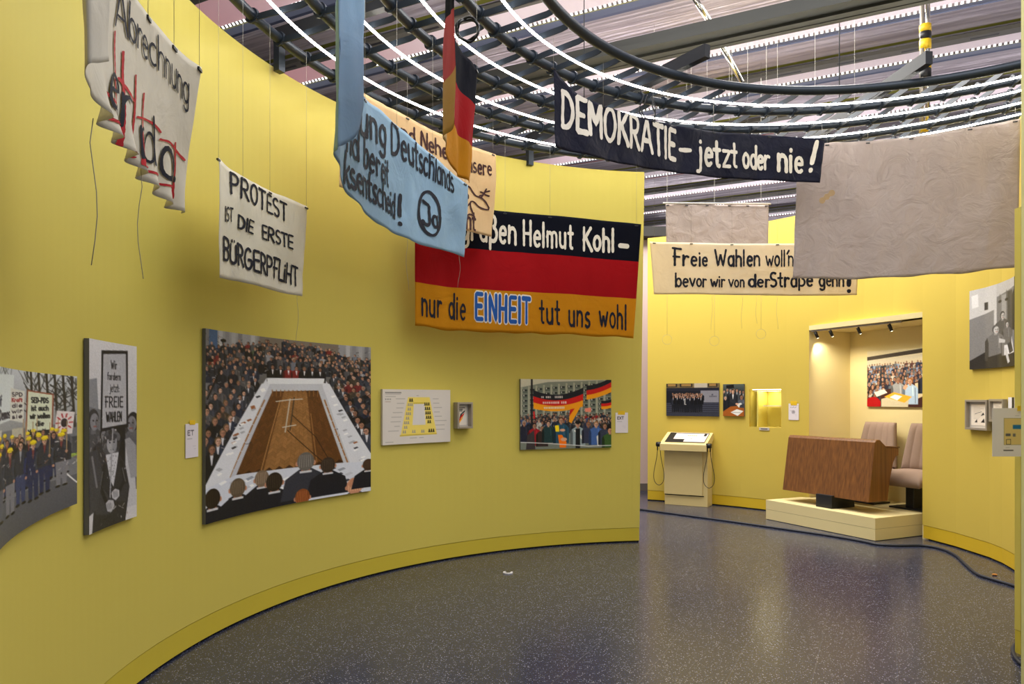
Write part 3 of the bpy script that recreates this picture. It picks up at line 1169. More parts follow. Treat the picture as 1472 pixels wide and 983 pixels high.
# --- small white banner
B = thing('protest_banner', 'small square white banner with three lines of navy capitals', 'banner', pix(378, 320, 4.7))
cl = Cloth([(314, 226, 314, 399, 4.20), (330, 241, 330, 402, 4.36), (352, 256, 352, 406, 4.56), (384, 272, 382, 414, 4.82), (412, 284, 408, 421, 5.04), (441, 297, 434, 426, 5.25)], fold=.008, ffreq=12, grain=.012, seed=2.2)
cl.mesh('cloth', M['cloth_white'], B)
pl = [text_polys("PROTEST", 331, 277, 29, 411, 318, 24, .13, gap=.14, seed=6)]
pl += [text_polys("IST", 322, 317, 20, 334, 318, 18, .16, gap=.12, seed=7)]
pl += [text_polys("DIE", 343, 327, 18, 364, 336, 17, .16, gap=.12, seed=8)]
pl += [text_polys("ERSTE", 376, 342, 19, 419, 358, 18, .16, gap=.12, seed=9)]
pl += [text_polys("B\u00dcRGERPFLiHT", 320, 372, 31, 428, 411, 26, .14, gap=.10, seed=10)]
cl.strokes('lettering', pl, M['ink'], B)
cords(B, cl, (0.0, .30, .62, .99), 4.05, ((.95, .35),))

# --- pale blue banner with the end turned back
B = thing('protest_banner', 'long pale blue banner with dark lettering and a circled word', 'banner', pix(580, 240, 4.6))
cl = Cloth([(523, -30, 523, 150, 3.40), (510, -26, 511, 192, 3.34), (497, -20, 495, 207, 3.27), (486, -12, 484, 212, 3.22), (484, 10, 484, 221, 3.40), (490, 60, 488, 248, 3.62), (502, 98, 500, 276, 3.82), (522, 137, 520, 300, 4.06),
            (548, 160, 545, 322, 4.34), (582, 190, 578, 340, 4.68), (620, 222, 614, 354, 5.02), (655, 252, 648, 363, 5.32), (673, 266, 666, 369, 5.46)], fold=.008, ffreq=16, grain=.012, seed=3.1, main=(5, 12), hang=.02)
cl.mesh('cloth', M['cloth_blue'], B, nv=28)
pl = [text_polys("ung Deutschlands", 516, 190, 50, 652, 277, 33, .135, gap=.10, seed=11)]
pl += [text_polys("nd bereit", 498, 216, 44, 558, 268, 35, .145, gap=.10, seed=12)]
pl += [text_polys("ksentscheid", 496, 262, 44, 569, 313, 34, .15, gap=.07, seed=13)]
pl += [text_polys("!", 573, 322, 42, 579, 324, 42, .13, seed=14)]
pl += [text_polys("Ja", 607, 321, 34, 627, 327, 24, .15, gap=.10, seed=15)]
pl += [[ribbon_poly([(617 + 14.5 * math.cos(a), 307 + 31 * math.sin(a) + 6 * math.cos(a)) for a in np.linspace(0, 2 * PI, 40)], 4.2, .1, 2)]]
cl.strokes('lettering', pl, M['ink'], B)
for (x, yy) in ((498, 110), (499, 45), (494, 165)):
    pass
cords(B, cl, (.25, .5, .75, .98), 4.05, ((.6, .35), (.97, .25)))
# strokes showing on the turned-back end
V, Fc = [], []
for (tx, v0, v1, w) in ((.20, .62, .84, .03), (.24, .55, .75, .022), (.30, .70, .92, .03), (.22, .30, .44, .02), (.30, .28, .40, .018), (.18, .12, .22, .02)):
    k0 = len(V)
    for i in range(9):
        v = v0 + (v1 - v0) * i / 8
        ww = w * math.sin(PI * (i + .6) / 9.2)
        for sgn in (-1, 0, 1):
            V.append(cl.S(tx + sgn * ww / 2 + .03 * (v - v0), v, .006))
    for i in range(8):
        for j in (0, 1):
            q = k0 + i * 3 + j
            Fc.append((q, q + 1, q + 4, q + 3))
M['ink_through'] = mat('faint_blue_paint', rgb(112, 134, 164), 0.85, var=.1, vscale=30)
raw('faint_strokes', V, Fc, M['ink_through'], B)

# --- tan banner with a bird
B = thing('protest_banner', 'tan cotton banner with brown writing and a line drawing of a bird with a twig', 'banner', pix(610, 240, 5.9))
cl = Cloth([(489, 112, 489, 268, 5.0), (526, 135, 526, 286, 5.25), (570, 160, 569, 303, 5.56), (620, 186, 618, 318, 5.90), (670, 207, 667, 331, 6.26), (713, 222, 708, 340, 6.58)], fold=.010, ffreq=11, grain=.012, seed=4.4)
cl.mesh('cloth', M['cloth_tan'], B)
pl = [text_polys("nd Nehens", 576, 200, 24, 660, 236, 22, .15, gap=.10, seed=16)]
pl += [text_polys("unsere", 664, 244, 22, 705, 253, 21, .16, gap=.12, seed=17)]
pl += [text_polys("recht", 642, 322, 26, 684, 331, 25, .16, gap=.10, seed=18)]
pl += [line_polys([[(672, 268), (676, 271), (683, 281), (692, 284), (699, 292), (703, 301), (692, 299), (680, 290), (675, 291), (676, 300), (682, 312)], [(664, 276), (671, 279), (672, 285), (666, 288)], [(676, 290), (670, 297), (664, 300)], [(682, 312), (674, 308), (666, 314)],
                  [(692, 284), (696, 277), (698, 272)], [(696, 278), (691, 276)], [(697, 276), (702, 275)], [(697, 280), (702, 282)], [(694, 281), (690, 281)]], 2.2)]
cl.strokes('lettering', pl, M['ink_brown'], B)
cords(B, cl, (.12, .4, .66, .98), 4.05)

# --- narrow flag hanging edge-on from the ring
B = thing('hanging_flag', 'narrow black, red and gold flag hanging edge-on, its faded side folded forward', 'flag', pix(662, 160, 3.8))
cl = Cloth([(655, -62, 654, 168, 3.10), (647, -60, 646, 186, 3.20), (641, -50, 640, 196, 3.32), (640, -20, 637, 206, 3.46), (645, 20, 643, 226, 3.62), (653, 55, 650, 240, 3.80), (666, 76, 660, 252, 3.98), (686, 100, 676, 263, 4.22)], fold=.010, ffreq=20, grain=.01, seed=5.5, main=(4, 7))
fl = cl.mesh('cloth', [M['cloth_black'], M['cloth_red'], M['cloth_gold'], M['fade_red'], M['fade_gold']], B, nv=30, bands=(.32, .68))
me = fl.data
mm = np.zeros(len(me.polygons), dtype=np.int32)
me.polygons.foreach_get('material_index', mm)
nu = max(20, int(cl.L / 0.02))
per = len(mm) // (nu - 1)
lim = int((nu - 1) * cl.t[int(3.4 * 16)] / cl.L)
for q in range(len(mm)):
    if q // per < lim and mm[q] > 0:
        mm[q] += 2
me.polygons.foreach_set('material_index', mm)
cords(B, cl, (.1, .98), 4.05)

# --- large three-stripe banner on the wall
B = thing('stripe_banner', 'large black, red and gold striped banner with two lines of lettering', 'banner', pix(755, 390, 6.8))
cl = Cloth([(596, 288, 596, 467, 6.42), (640, 294, 640, 474, 6.60), (700, 301, 699, 477, 6.80), (760, 307, 757, 479, 6.98), (820, 312, 816, 481, 7.10), (870, 317, 864, 484, 7.18), (922, 322, 911, 486, 7.24)], fold=.010, ffreq=13, grain=.008, seed=6.2, hang=.02)
cl.mesh('cloth', [M['cloth_black'], M['cloth_red'], M['cloth_gold']], B, nv=36, bands=(.33, .655))
pl = [text_polys("wir gr\u00fc\u00dfen", 612, 338, 40, 741, 350, 36, .15, gap=.15, seed=20)]
pl += [text_polys("Helmut", 752, 352, 34, 823, 357, 33, .15, gap=.16, seed=21)]
pl += [text_polys("Kohl", 838, 359, 32, 882, 361, 31, .16, gap=.14, seed=22)]
pl += [[ribbon_poly([(892, 353), (901, 354)], 7, 0, 0)]]
cl.strokes('white_lettering', pl, M['white_paint'], B)
pl = [text_polys("nur die", 605, 453, 36, 669, 459, 34, .14, gap=.18, seed=23)]
pl += [text_polys("tut uns", 776, 464, 33, 848, 470, 33, .14, gap=.18, seed=24)]
pl += [text_polys("wohl", 862, 469, 32, 900, 473, 33, .14, gap=.16, seed=25)]
cl.strokes('black_lettering', pl, M['ink'], B)
pw = text_polys("EINHEIT", 683, 458, 36, 761, 464, 34, .30, gap=.20, seed=26, wob=0, jitter=0)
pb = text_polys("EINHEIT", 683, 458, 36, 761, 464, 34, .19, gap=.20, seed=26, wob=0, jitter=0)
cl.strokes('letter_outline', pw, M['white_paint'], B, .004)
cl.strokes('blue_lettering', pb, M['blue_paint'], B, .0065)
cords(B, cl, (.2, .40, .60, .98), 4.05)

# --- navy banner
B = thing('protest_banner', 'long glossy navy banner with white brushed slogan ending in an exclamation mark', 'banner', pix(980, 180, 6.0))
cl = Cloth([(795, 96, 797, 211, 5.05), (806, 112, 807, 215, 5.10), (836, 137, 836, 221, 5.24), (880, 156, 880, 232, 5.48), (930, 171, 930, 242, 5.76), (985, 183, 985, 250, 6.02), (1040, 190, 1040, 256, 6.24), (1095, 194, 1094, 259, 6.40), (1140, 197, 1136, 261, 6.48), (1186, 199, 1178, 263, 6.54)], fold=.008, ffreq=15, grain=.010, seed=7.7)
cl.mesh('cloth', M['cloth_navy'], B, nv=20)
pl = [text_polys("DEMOKRATIE", 807, 181, 50, 970, 230, 41, .17, gap=.15, seed=30)]
pl += [text_polys("-", 978, 229, 40, 993, 230, 40, .16, seed=31)]
pl += [text_polys("jetzt", 1001, 236, 38, 1058, 240, 34, .16, gap=.12, seed=32)]
pl += [text_polys("oder", 1067, 241, 32, 1105, 243, 29, .17, gap=.10, seed=33)]
pl += [text_polys("nie", 1117, 245, 36, 1155, 247, 33, .17, gap=.16, seed=34)]
pl += [text_polys("!", 1163, 247, 42, 1169, 247, 42, .16, slant=.16, seed=35)]
cl.strokes('lettering', pl, M['white_paint'], B)
cords(B, cl, (.0, .18, .38, .62, .82, .99), 4.05)

# --- big grey linen cloth
B = thing('blank_banner', 'big plain grey linen cloth with creases and a faint stain hanging below the ring tubes', 'banner', pix(1300, 290, 6.5))
cl = Cloth([(1147, 211, 1139, 400, 6.85), (1200, 205, 1196, 401, 6.80), (1265, 200, 1262, 400, 6.70), (1335, 193, 1334, 396, 6.56), (1400, 183, 1398, 391, 6.40), (1467, 170, 1463, 384, 6.22)], fold=.016, ffreq=7, grain=.034, seed=8.3, hang=.012)
cl.mesh('cloth', M['cloth_grey'], B, nv=40)
M['stain'] = mat('yellowish_stain', rgb(188, 160, 122), 0.95, var=.12, vscale=14)
cl.strokes('stain', [ribbon_poly(resample([(1182, 288), (1188, 283), (1196, 277)], 2), 7, .3, 1)], M['stain'], B, .0022)
cords(B, cl, (.15, .35, .55, .8, .98), 4.05)

# --- cream banner at the back
B = thing('protest_banner', 'wide cream banner with two handwritten lines in dark paint, hung across the far passage', 'banner', pix(1080, 385, 8.4))
cl = Cloth([(934, 347, 940, 423, 8.55), (946, 348, 950, 423, 8.55), (1000, 349, 1001, 423, 8.52), (1060, 350, 1060, 424, 8.48), (1130, 350, 1130, 425, 8.40), (1190, 348, 1190, 425, 8.34), (1235, 346, 1232, 424, 8.28)], fold=.006, ffreq=9, grain=.008, seed=9.4)
cl.mesh('cloth', M['cloth_cream'], B)
pl = [text_polys("Freie", 967, 381, 24, 1017, 382, 19, .15, gap=.16, seed=40)]
pl += [text_polys("Wahlen", 1028, 382, 23, 1092, 382, 22, .16, gap=.14, seed=41)]
pl += [text_polys("woll\u02bcn", 1101, 382, 22, 1140, 382, 22, .14, gap=.13, seed=42)]
pl += [text_polys("bevor", 971, 412, 19, 1015, 412, 17, .16, gap=.13, seed=43)]
pl += [text_polys("wir", 1022, 412, 16, 1042, 412, 16, .16, gap=.13, seed=44)]
pl += [text_polys("von", 1048, 412, 16, 1070, 412, 15, .17, gap=.13, seed=45)]
pl += [text_polys("der", 1076, 412, 18, 1106, 412, 16, .17, gap=.14, seed=46)]
pl += [text_polys("Stra\u00dfe", 1107, 412, 20, 1168, 411, 20, .17, gap=.13, seed=47)]
pl += [text_polys("gehn", 1177, 411, 19, 1213, 411, 18, .16, gap=.12, seed=48)]
pl += [text_polys("!", 1218, 419, 30, 1224, 419, 30, .19, seed=49)]
cl.strokes('lettering', pl, M['ink'], B)
cords(B, cl, (.02, .2, .4, .62, .8, .98), 5.95, ((.3, .42), (.45, .40), (.52, .34), (.62, .40)))

# --- small grey cloth at the back
B = thing('blank_banner', 'small blank grey cloth on a thin white rod behind the cream banner', 'banner', pix(1030, 325, 8.8))
cl = Cloth([(957, 293, 958, 372, 8.8), (990, 294, 990, 373, 8.8), (1030, 294, 1030, 373, 8.8), (1070, 294, 1070, 373, 8.8), (1105, 294, 1104, 373, 8.8)], fold=.012, ffreq=8, grain=.018, seed=10.5)
cl.mesh('cloth', M['cloth_grey'], B)
tube('rod', [pix(953, 292, 8.79), pix(1108, 293, 8.79)], .010, M['whiteboard'], B, 8)
cords(B, cl, (.02, .2, .4, .62, .8, .98), 5.95)

# ------------------------------------------------------------------ pictures: a small numpy painter
class Canvas:
    def __init__(s, w, h, col):
        s.w, s.h = w, h
        s.a = np.zeros((h, w, 3)) + np.array(col) / 255.0
        s.Y, s.X = np.mgrid[0:h, 0:w] + 0.5

    def _win(s, x0, y0, x1, y1):
        return max(0, int(x0) - 1), max(0, int(y0) - 1), min(s.w, int(x1) + 2), min(s.h, int(y1) + 2)

    def _put(s, w, m, col, al=1.0):
        x0, y0, x1, y1 = w
        m = (np.clip(m, 0, 1) * al)[..., None]
        s.a[y0:y1, x0:x1] = s.a[y0:y1, x0:x1] * (1 - m) + np.array(col) / 255.0 * m

    def ell(s, cx, cy, rx, ry, col, al=1.0):
        w = s._win(cx - rx, cy - ry, cx + rx, cy + ry)
        if w[2] <= w[0] or w[3] <= w[1]:
            return
        X, Y = s.X[w[1]:w[3], w[0]:w[2]], s.Y[w[1]:w[3], w[0]:w[2]]
        d = np.sqrt(((X - cx) / rx) ** 2 + ((Y - cy) / ry) ** 2)
        s._put(w, (1 - d) * min(rx, ry) + 0.5, col, al)

    def poly(s, P, col, al=1.0):
        P = [(float(x), float(y)) for x, y in P]
        w = s._win(min(p[0] for p in P), min(p[1] for p in P), max(p[0] for p in P), max(p[1] for p in P))
        if w[2] <= w[0] or w[3] <= w[1]:
            return
        X, Y = s.X[w[1]:w[3], w[0]:w[2]], s.Y[w[1]:w[3], w[0]:w[2]]
        ins = np.zeros(X.shape, bool)
        dist = np.full(X.shape, 9.0)
        for i in range(len(P)):
            (ax, ay), (bx, by) = P[i], P[(i + 1) % len(P)]
            if ay != by:
                c = ((ay > Y) != (by > Y)) & (X < (bx - ax) * (Y - ay) / (by - ay) + ax)
                ins ^= c
            L = max(1e-9, (bx - ax) ** 2 + (by - ay) ** 2)
            t = np.clip(((X - ax) * (bx - ax) + (Y - ay) * (by - ay)) / L, 0, 1)
            dist = np.minimum(dist, np.hypot(X - ax - t * (bx - ax), Y - ay - t * (by - ay)))
        s._put(w, np.where(ins, 0.5 + dist, 0.5 - dist), col, al)

    def rect(s, x0, y0, x1, y1, col, al=1.0):
        s.poly([(x0, y0), (x1, y0), (x1, y1), (x0, y1)], col, al)

    def line(s, P, r, col, al=1.0):
        for (ax, ay), (bx, by) in zip(P[:-1], P[1:]):
            w = s._win(min(ax, bx) - r, min(ay, by) - r, max(ax, bx) + r, max(ay, by) + r)
            if w[2] <= w[0] or w[3] <= w[1]:
                continue
            X, Y = s.X[w[1]:w[3], w[0]:w[2]], s.Y[w[1]:w[3], w[0]:w[2]]
            L = max(1e-9, (bx - ax) ** 2 + (by - ay) ** 2)
            t = np.clip(((X - ax) * (bx - ax) + (Y - ay) * (by - ay)) / L, 0, 1)
            s._put(w, r + .5 - np.hypot(X - ax - t * (bx - ax), Y - ay - t * (by - ay)), col, al)

    def text(s, txt, x, y, h, w, col, r, slope=0.0, gap=.14):
        st, adv = layout(txt, gap)
        k = w / adv
        for q in st:
            P = resample(q, .12)
            s.line([(x + a * k, y - b * h + slope * a * k) for a, b in P], r, col)

    def grain(s, amt, rnd):
        g = rnd.standard_normal((s.h, s.w, 1)) * amt
        s.a = np.clip(s.a + g, 0, 1)

    def grad(s, x0, y0, x1, y1, c0, c1):
        x0, y0, x1, y1 = int(x0), int(y0), int(x1), int(y1)
        t = np.linspace(0, 1, y1 - y0)[:, None, None]
        s.a[y0:y1, x0:x1] = (np.array(c0) * (1 - t) + np.array(c1) * t) / 255.0


RN = np.random.default_rng(11)
SKIN = [(186, 144, 122), (168, 126, 104), (198, 160, 138), (150, 112, 92)]
HAIR = [(40, 32, 28), (70, 52, 38), (104, 84, 62), (128, 120, 112), (52, 44, 42), (30, 26, 26)]
COAT = [(34, 38, 50), (46, 50, 60), (58, 62, 70), (28, 30, 38), (62, 66, 78), (70, 62, 56), (40, 48, 66), (84, 84, 88)]


def pick(l):
    return l[int(RN.integers(len(l)))]


def bust(c, x, y, h, coat=None, skin=None, hair=None, look=0.0, shirt=None, legs=None, hat=None, arms=True):
    """a person seen from the front; (x, y) is the top of the head, h the head height"""
    coat, skin, hair = coat or pick(COAT), skin or pick(SKIN), hair or pick(HAIR)
    y = y + h * .12
    h = h * .80
    dk = tuple(int(v * .62) for v in coat)
    lt = tuple(min(255, int(v * 1.28 + 6)) for v in coat)
    sh = h * 1.22
    if legs:
        c.poly([(x - sh * .62, y + h * 3.6), (x + sh * .62, y + h * 3.6), (x + sh * .52, y + h * 7.2), (x + sh * .12, y + h * 7.2), (x, y + h * 4.6), (x - sh * .12, y + h * 7.2), (x - sh * .5, y + h * 7.2)], legs)
        c.ell(x - sh * .36, y + h * 7.25, sh * .26, h * .16, (26, 24, 24))
        c.ell(x + sh * .36, y + h * 7.25, sh * .26, h * .16, (26, 24, 24))
    c.poly([(x - h * .22, y + h * .85), (x + h * .22, y + h * .85), (x + sh * .8, y + h * 1.28), (x + sh, y + h * 1.7), (x + sh * .98, y + h * 3.9), (x - sh * .98, y + h * 3.9), (x - sh, y + h * 1.7), (x - sh * .8, y + h * 1.28)], coat)
    c.poly([(x - sh * .8, y + h * 1.28), (x - sh * .66, y + h * 1.9), (x - sh * .66, y + h * 3.9), (x - sh, y + h * 3.9), (x - sh, y + h * 1.7)], dk)
    c.line([(x + sh * .62, y + h * 1.5), (x + sh * .66, y + h * 3.7)], h * .05, dk)
    c.line([(x + sh * .3, y + h * 1.3), (x + sh * .36, y + h * 2.6)], h * .07, lt, .7)
    if shirt:
        c.poly([(x - h * .2, y + h * 1.0), (x + h * .2, y + h * 1.0), (x + h * .04, y + h * 2.2), (x - h * .04, y + h * 2.2)], shirt)
    c.rect(x - h * .17, y + h * .8, x + h * .17, y + h * 1.12, tuple(int(v * .8) for v in skin))
    c.ell(x, y + h * .44, h * .40, h * .48, hair)
    c.ell(x + look * h * .10, y + h * .56, h * .31, h * .40, skin)
    c.ell(x + look * h * .16 + h * .15, y + h * .60, h * .12, h * .30, tuple(int(v * .80) for v in skin), .7)
    if h > 9:
        for e in (-.13, .13):
            c.ell(x + (look * .16 + e) * h, y + h * .50, h * .055, h * .035, (36, 28, 26))
        c.line([(x + look * h * .18, y + h * .52), (x + (look * .2 + .02) * h, y + h * .66)], h * .025, tuple(int(v * .75) for v in skin))
        c.line([(x + (look * .16 - .09) * h, y + h * .77), (x + (look * .16 + .09) * h, y + h * .77)], h * .03, (140, 82, 74))
    if hat:
        c.ell(x, y + h * .16, h * .44, h * .30, hat)
        c.rect(x - h * .5, y + h * .24, x + h * .5, y + h * .34, tuple(int(v * .85) for v in hat))


def clutter(c, x0, y0, x1, y1, n, r):
    for _ in range(n):
        x, y = RN.uniform(x0, x1), RN.uniform(y0, y1)
        a = RN.uniform(0, PI)
        d = RN.uniform(.5, 2.4) * r
        col = pick([(20, 20, 26), (30, 30, 36), (176, 172, 168), (90, 88, 90), (60, 58, 64), (210, 206, 202), (128, 96, 80)])
        c.line([(x, y), (x + d * math.cos(a), y + d * math.sin(a))], r * RN.uniform(.12, .34), col, RN.uniform(.4, .9))


def back_head(c, x, y, h, coat, hair, bald=False):
    c.poly([(x - h * .3, y + h * .9), (x + h * .3, y + h * .9), (x + h * 1.0, y + h * 1.4), (x + h * 1.25, y + h * 2.6), (x - h * 1.25, y + h * 2.6), (x - h * 1.0, y + h * 1.4)], coat)
    c.rect(x - h * .22, y + h * .75, x + h * .22, y + h * 1.1, (172, 124, 98))
    c.rect(x - h * .30, y + h * 1.02, x + h * .30, y + h * 1.14, (196, 196, 200))
    c.ell(x - h * .42, y + h * .58, h * .08, h * .14, (186, 136, 110))
    c.ell(x + h * .42, y + h * .58, h * .08, h * .14, (186, 136, 110))
    c.ell(x, y + h * .48, h * .42, h * .54, hair)
    lt = tuple(min(255, int(v * 1.5 + 14)) for v in hair)
    for k in range(6):
        c.line([(x + h * (-.28 + .1 * k), y + h * .1), (x + h * (-.33 + .12 * k), y + h * .8)], h * .014, lt, .6)
    if bald:
        c.ell(x, y + h * .32, h * .32, h * .3, (186, 134, 106))


def pic_round_table():
    W, H = 470, 540
    c = Canvas(W, H, (58, 58, 62))
    X = lambda u: u * W
    Y = lambda v: v * H
    # hall with curtains
    c.grad(0, 0, W, Y(.30), (150, 150, 152), (90, 88, 88))
    for k in range(26):
        x = X(k / 26)
        g = 120 + 50 * ((k * 7) % 5) / 4
        c.rect(x, 0, x + W / 40, Y(.20 if .3 < k / 26 < .75 else .34), (g, g, g + 4))
    c.rect(X(.32), 0, X(.80), Y(.10), (120, 112, 104))
    c.rect(X(.02), 0, X(.07), Y(.2), (76, 100, 132))
    # standing press crowd in rows
    for r, (yy, hh) in enumerate(((.035, 11), (.058, 11.5), (.082, 12), (.106, 12.5), (.132, 13.5))):
        for k in range(38):
            x = X((k + .5 * (r % 2)) / 37 + RN.uniform(-.016, .016))
            u = x / W
            lift = -.03 * math.cos((u - .5) * 3.0) + .05 * abs(u - .5) * 2
            rare = [(118, 44, 46), (110, 116, 128), (84, 96, 74), (140, 140, 146)] if RN.uniform() < .16 else []
            bust(c, x, Y(yy + lift + RN.uniform(-.016, .016)), hh * RN.uniform(.85, 1.15), look=RN.uniform(-1, 1), coat=pick(rare or COAT))
    clutter(c, 0, Y(.02), W, Y(.24), 260, 3.0)
    # white tables: one slab, then the parquet well
    c.poly([(X(.365), Y(.235)), (X(.715), Y(.225)), (X(1.0), Y(.72)), (X(1.0), Y(.95)), (X(0), Y(.95)), (X(0), Y(.80))], (206, 208, 214))
    fl = [(.385, .31), (.690, .30), (.842, .795), (.155, .78)]
    c.poly([(X(a), Y(b)) for a, b in fl], (66, 42, 22))
    def q(u, v):
        # inside the well: u across, v down
        xl, xr = .385 + (.155 - .385) * v, .690 + (.842 - .690) * v
        yt = .31 + (.785 - .31) * v
        return X(xl + (xr - xl) * u), Y(yt)
    pv = lambda v: v ** 1.35
    for i in range(26):
        for j in range(22):
            v0, v1 = pv(i / 26), pv((i + 1) / 26)
            u0, u1 = j / 22, (j + 1) / 22
            up = (j % 2 == 0)
            dv = (v1 - v0) * .9
            t = RN.uniform(.92, 1.07)
            base = (150, 110, 68) if .26 < (u0 + u1) / 2 < .74 else (104, 70, 40)
            P = [q(u0, v0 + (dv if up else 0)), q(u1, v0 + (0 if up else dv)), q(u1, v1 + (0 if up else dv)), q(u0, v1 + (dv if up else 0))]
            if v1 + dv < 1.02:
                c.poly(P, tuple(int(b * t) for b in base))
    c.line([q(.25, .12), q(.25, 1)], 1.2, (196, 150, 96), .8)
    c.line([q(.75, .3), q(.75, .95)], 1.2, (188, 140, 88), .7)
    # skirts of the tables along the well and table legs
    c.poly([(X(.365), Y(.24)), (X(.715), Y(.23)), (X(.70), Y(.305)), (X(.38), Y(.315))], (190, 192, 198))
    c.poly([(X(.375), Y(.25)), (X(.40), Y(.31)), (X(.17), Y(.80)), (X(.10), Y(.79))], (186, 188, 196))
    c.poly([(X(.69), Y(.25)), (X(.675), Y(.30)), (X(.835), Y(.80)), (X(.90), Y(.80))], (188, 190, 196))
    for k in range(9):
        t = k / 8
        c.line([q(-.02 + .0 * t, .12 + .8 * t), q(-.02, .20 + .8 * t)], 2.0, (150, 104, 52))
        c.line([q(1.02, .12 + .8 * t), q(1.02, .20 + .8 * t)], 2.0, (150, 104, 52))
    for k in range(12):
        c.rect(X(.395 + k * .025), Y(.305), X(.40 + k * .025), Y(.345), (140, 100, 60))
    # microphones on the floor and cables
    c.line([(X(.505), Y(.36)), (X(.475), Y(.56))], 1.6, (190, 184, 168))
    c.line([(X(.53), Y(.35)), (X(.505), Y(.55))], 1.6, (70, 60, 50))
    c.line([(X(.42), Y(.375)), (X(.50), Y(.365)), (X(.58), Y(.36))], 1.4, (200, 196, 184))
    c.line([(X(.46), Y(.53)), (X(.54), Y(.52))], 1.4, (200, 196, 184))
    c.line([(X(.49), Y(.55)), (X(.60), Y(.66)), (X(.72), Y(.78))], 1.2, (50, 36, 24))
    c.line([(X(.52), Y(.46)), (X(.66), Y(.60)), (X(.75), Y(.77))], 1.0, (50, 36, 24))
    # people seated along the back table
    for k in range(7):
        bust(c, X(.40 + k * .048), Y(.155), 17, coat=pick([(30, 30, 36), (46, 46, 54), (120, 40, 44)]), shirt=(220, 220, 224), look=0)
    c.poly([(X(.365), Y(.237)), (X(.715), Y(.227)), (X(.71), Y(.262)), (X(.37), Y(.272))], (216, 218, 222))
    # left and right flanks, from back to front
    for k in range(14):
        t = (k / 13) ** 1.3
        for row in (3, 2, 1, 0):
            hh = 12 + 21 * t
            jx, jy = RN.uniform(-.012, .012), RN.uniform(-.012, .012)
            sh_ = (206, 206, 212) if row == 0 and RN.uniform() < .7 else None
            bust(c, X(.305 - .26 * t - row * (.045 + .04 * t) + jx), Y(.19 + .41 * t - row * .022 + jy), hh, shirt=sh_, look=RN.uniform(.2, 1.2))
            bust(c, X(.765 + .20 * t + row * (.04 + .04 * t) - jx), Y(.18 + .36 * t - row * .022 - jy), hh * .95, shirt=sh_, look=-RN.uniform(.2, 1.2),
                 coat=(110, 44, 48) if RN.uniform() < .08 else pick(COAT))
    clutter(c, 0, Y(.2), X(.30), Y(.62), 90, 4)
    clutter(c, X(.78), Y(.2), W, Y(.6), 90, 4)
    # table edges again over the flanks
    c.poly([(X(.335), Y(.27)), (X(.385), Y(.27)), (X(.12), Y(.83)), (X(.0), Y(.88)), (X(0), Y(.80))], (210, 212, 218))
    c.poly([(X(.745), Y(.26)), (X(.70), Y(.26)), (X(.88), Y(.82)), (X(1), Y(.86)), (X(1), Y(.74))], (208, 210, 216))
    for k in range(46):
        t = RN.uniform(0, 1)
        sd = RN.uniform(0, 1)
        x = (.35 - .29 * t) + RN.uniform(-.02, .02) if sd < .5 else (.73 + .22 * t) + RN.uniform(-.02, .02)
        y = .30 + .48 * t
        c.poly([(X(x) - 7, Y(y)), (X(x) + 4, Y(y) - 4), (X(x) + 8, Y(y)), (X(x) - 3, Y(y) + 5)], pick([(236, 236, 240), (170, 172, 178), (60, 60, 64), (150, 96, 60)]))
    # front table
    c.poly([(X(0), Y(.82)), (X(.18), Y(.775)), (X(.84), Y(.785)), (X(1), Y(.80)), (X(1), Y(1)), (X(0), Y(1))], (202, 206, 216))
    for k in range(30):
        x, y = RN.uniform(.1, .98), RN.uniform(.79, .92)
        c.poly([(X(x) - 12, Y(y)), (X(x) + 6, Y(y) - 6), (X(x) + 13, Y(y)), (X(x) - 5, Y(y) + 7)], pick([(230, 232, 240), (150, 156, 168), (70, 74, 84), (186, 190, 200)]))
    for x, y, hh, hr, bd in ((.04, .83, 52, (42, 34, 30), 0), (.19, .80, 52, (96, 84, 70), 0), (.335, .775, 48, (120, 104, 88), 0), (.41, .80, 56, (48, 40, 34), 0), (.60, .70, 58, (104, 100, 96), 0), (.735, .745, 50, (60, 50, 44), 0), (.58, .925, 50, (132, 78, 44), 0), (.90, .90, 56, (190, 140, 112), 1), (.985, .78, 40, (70, 52, 40), 0)):
        back_head(c, X(x), Y(y), hh, (34, 36, 46) if hh != 58 else (58, 60, 70), hr, bd)
    c.line([(X(.09), Y(.20)), (X(.01), Y(.36))], 2.2, (24, 24, 28))
    c.line([(X(.10), Y(.05)), (X(.12), Y(.20))], 1.5, (24, 24, 28))
    c.ell(X(.105), Y(.05), 8, 5, (20, 20, 22))
    c.ell(X(.03), Y(.16), 8, 5, (20, 20, 22))
    c.grain(.018, RN)
    return c


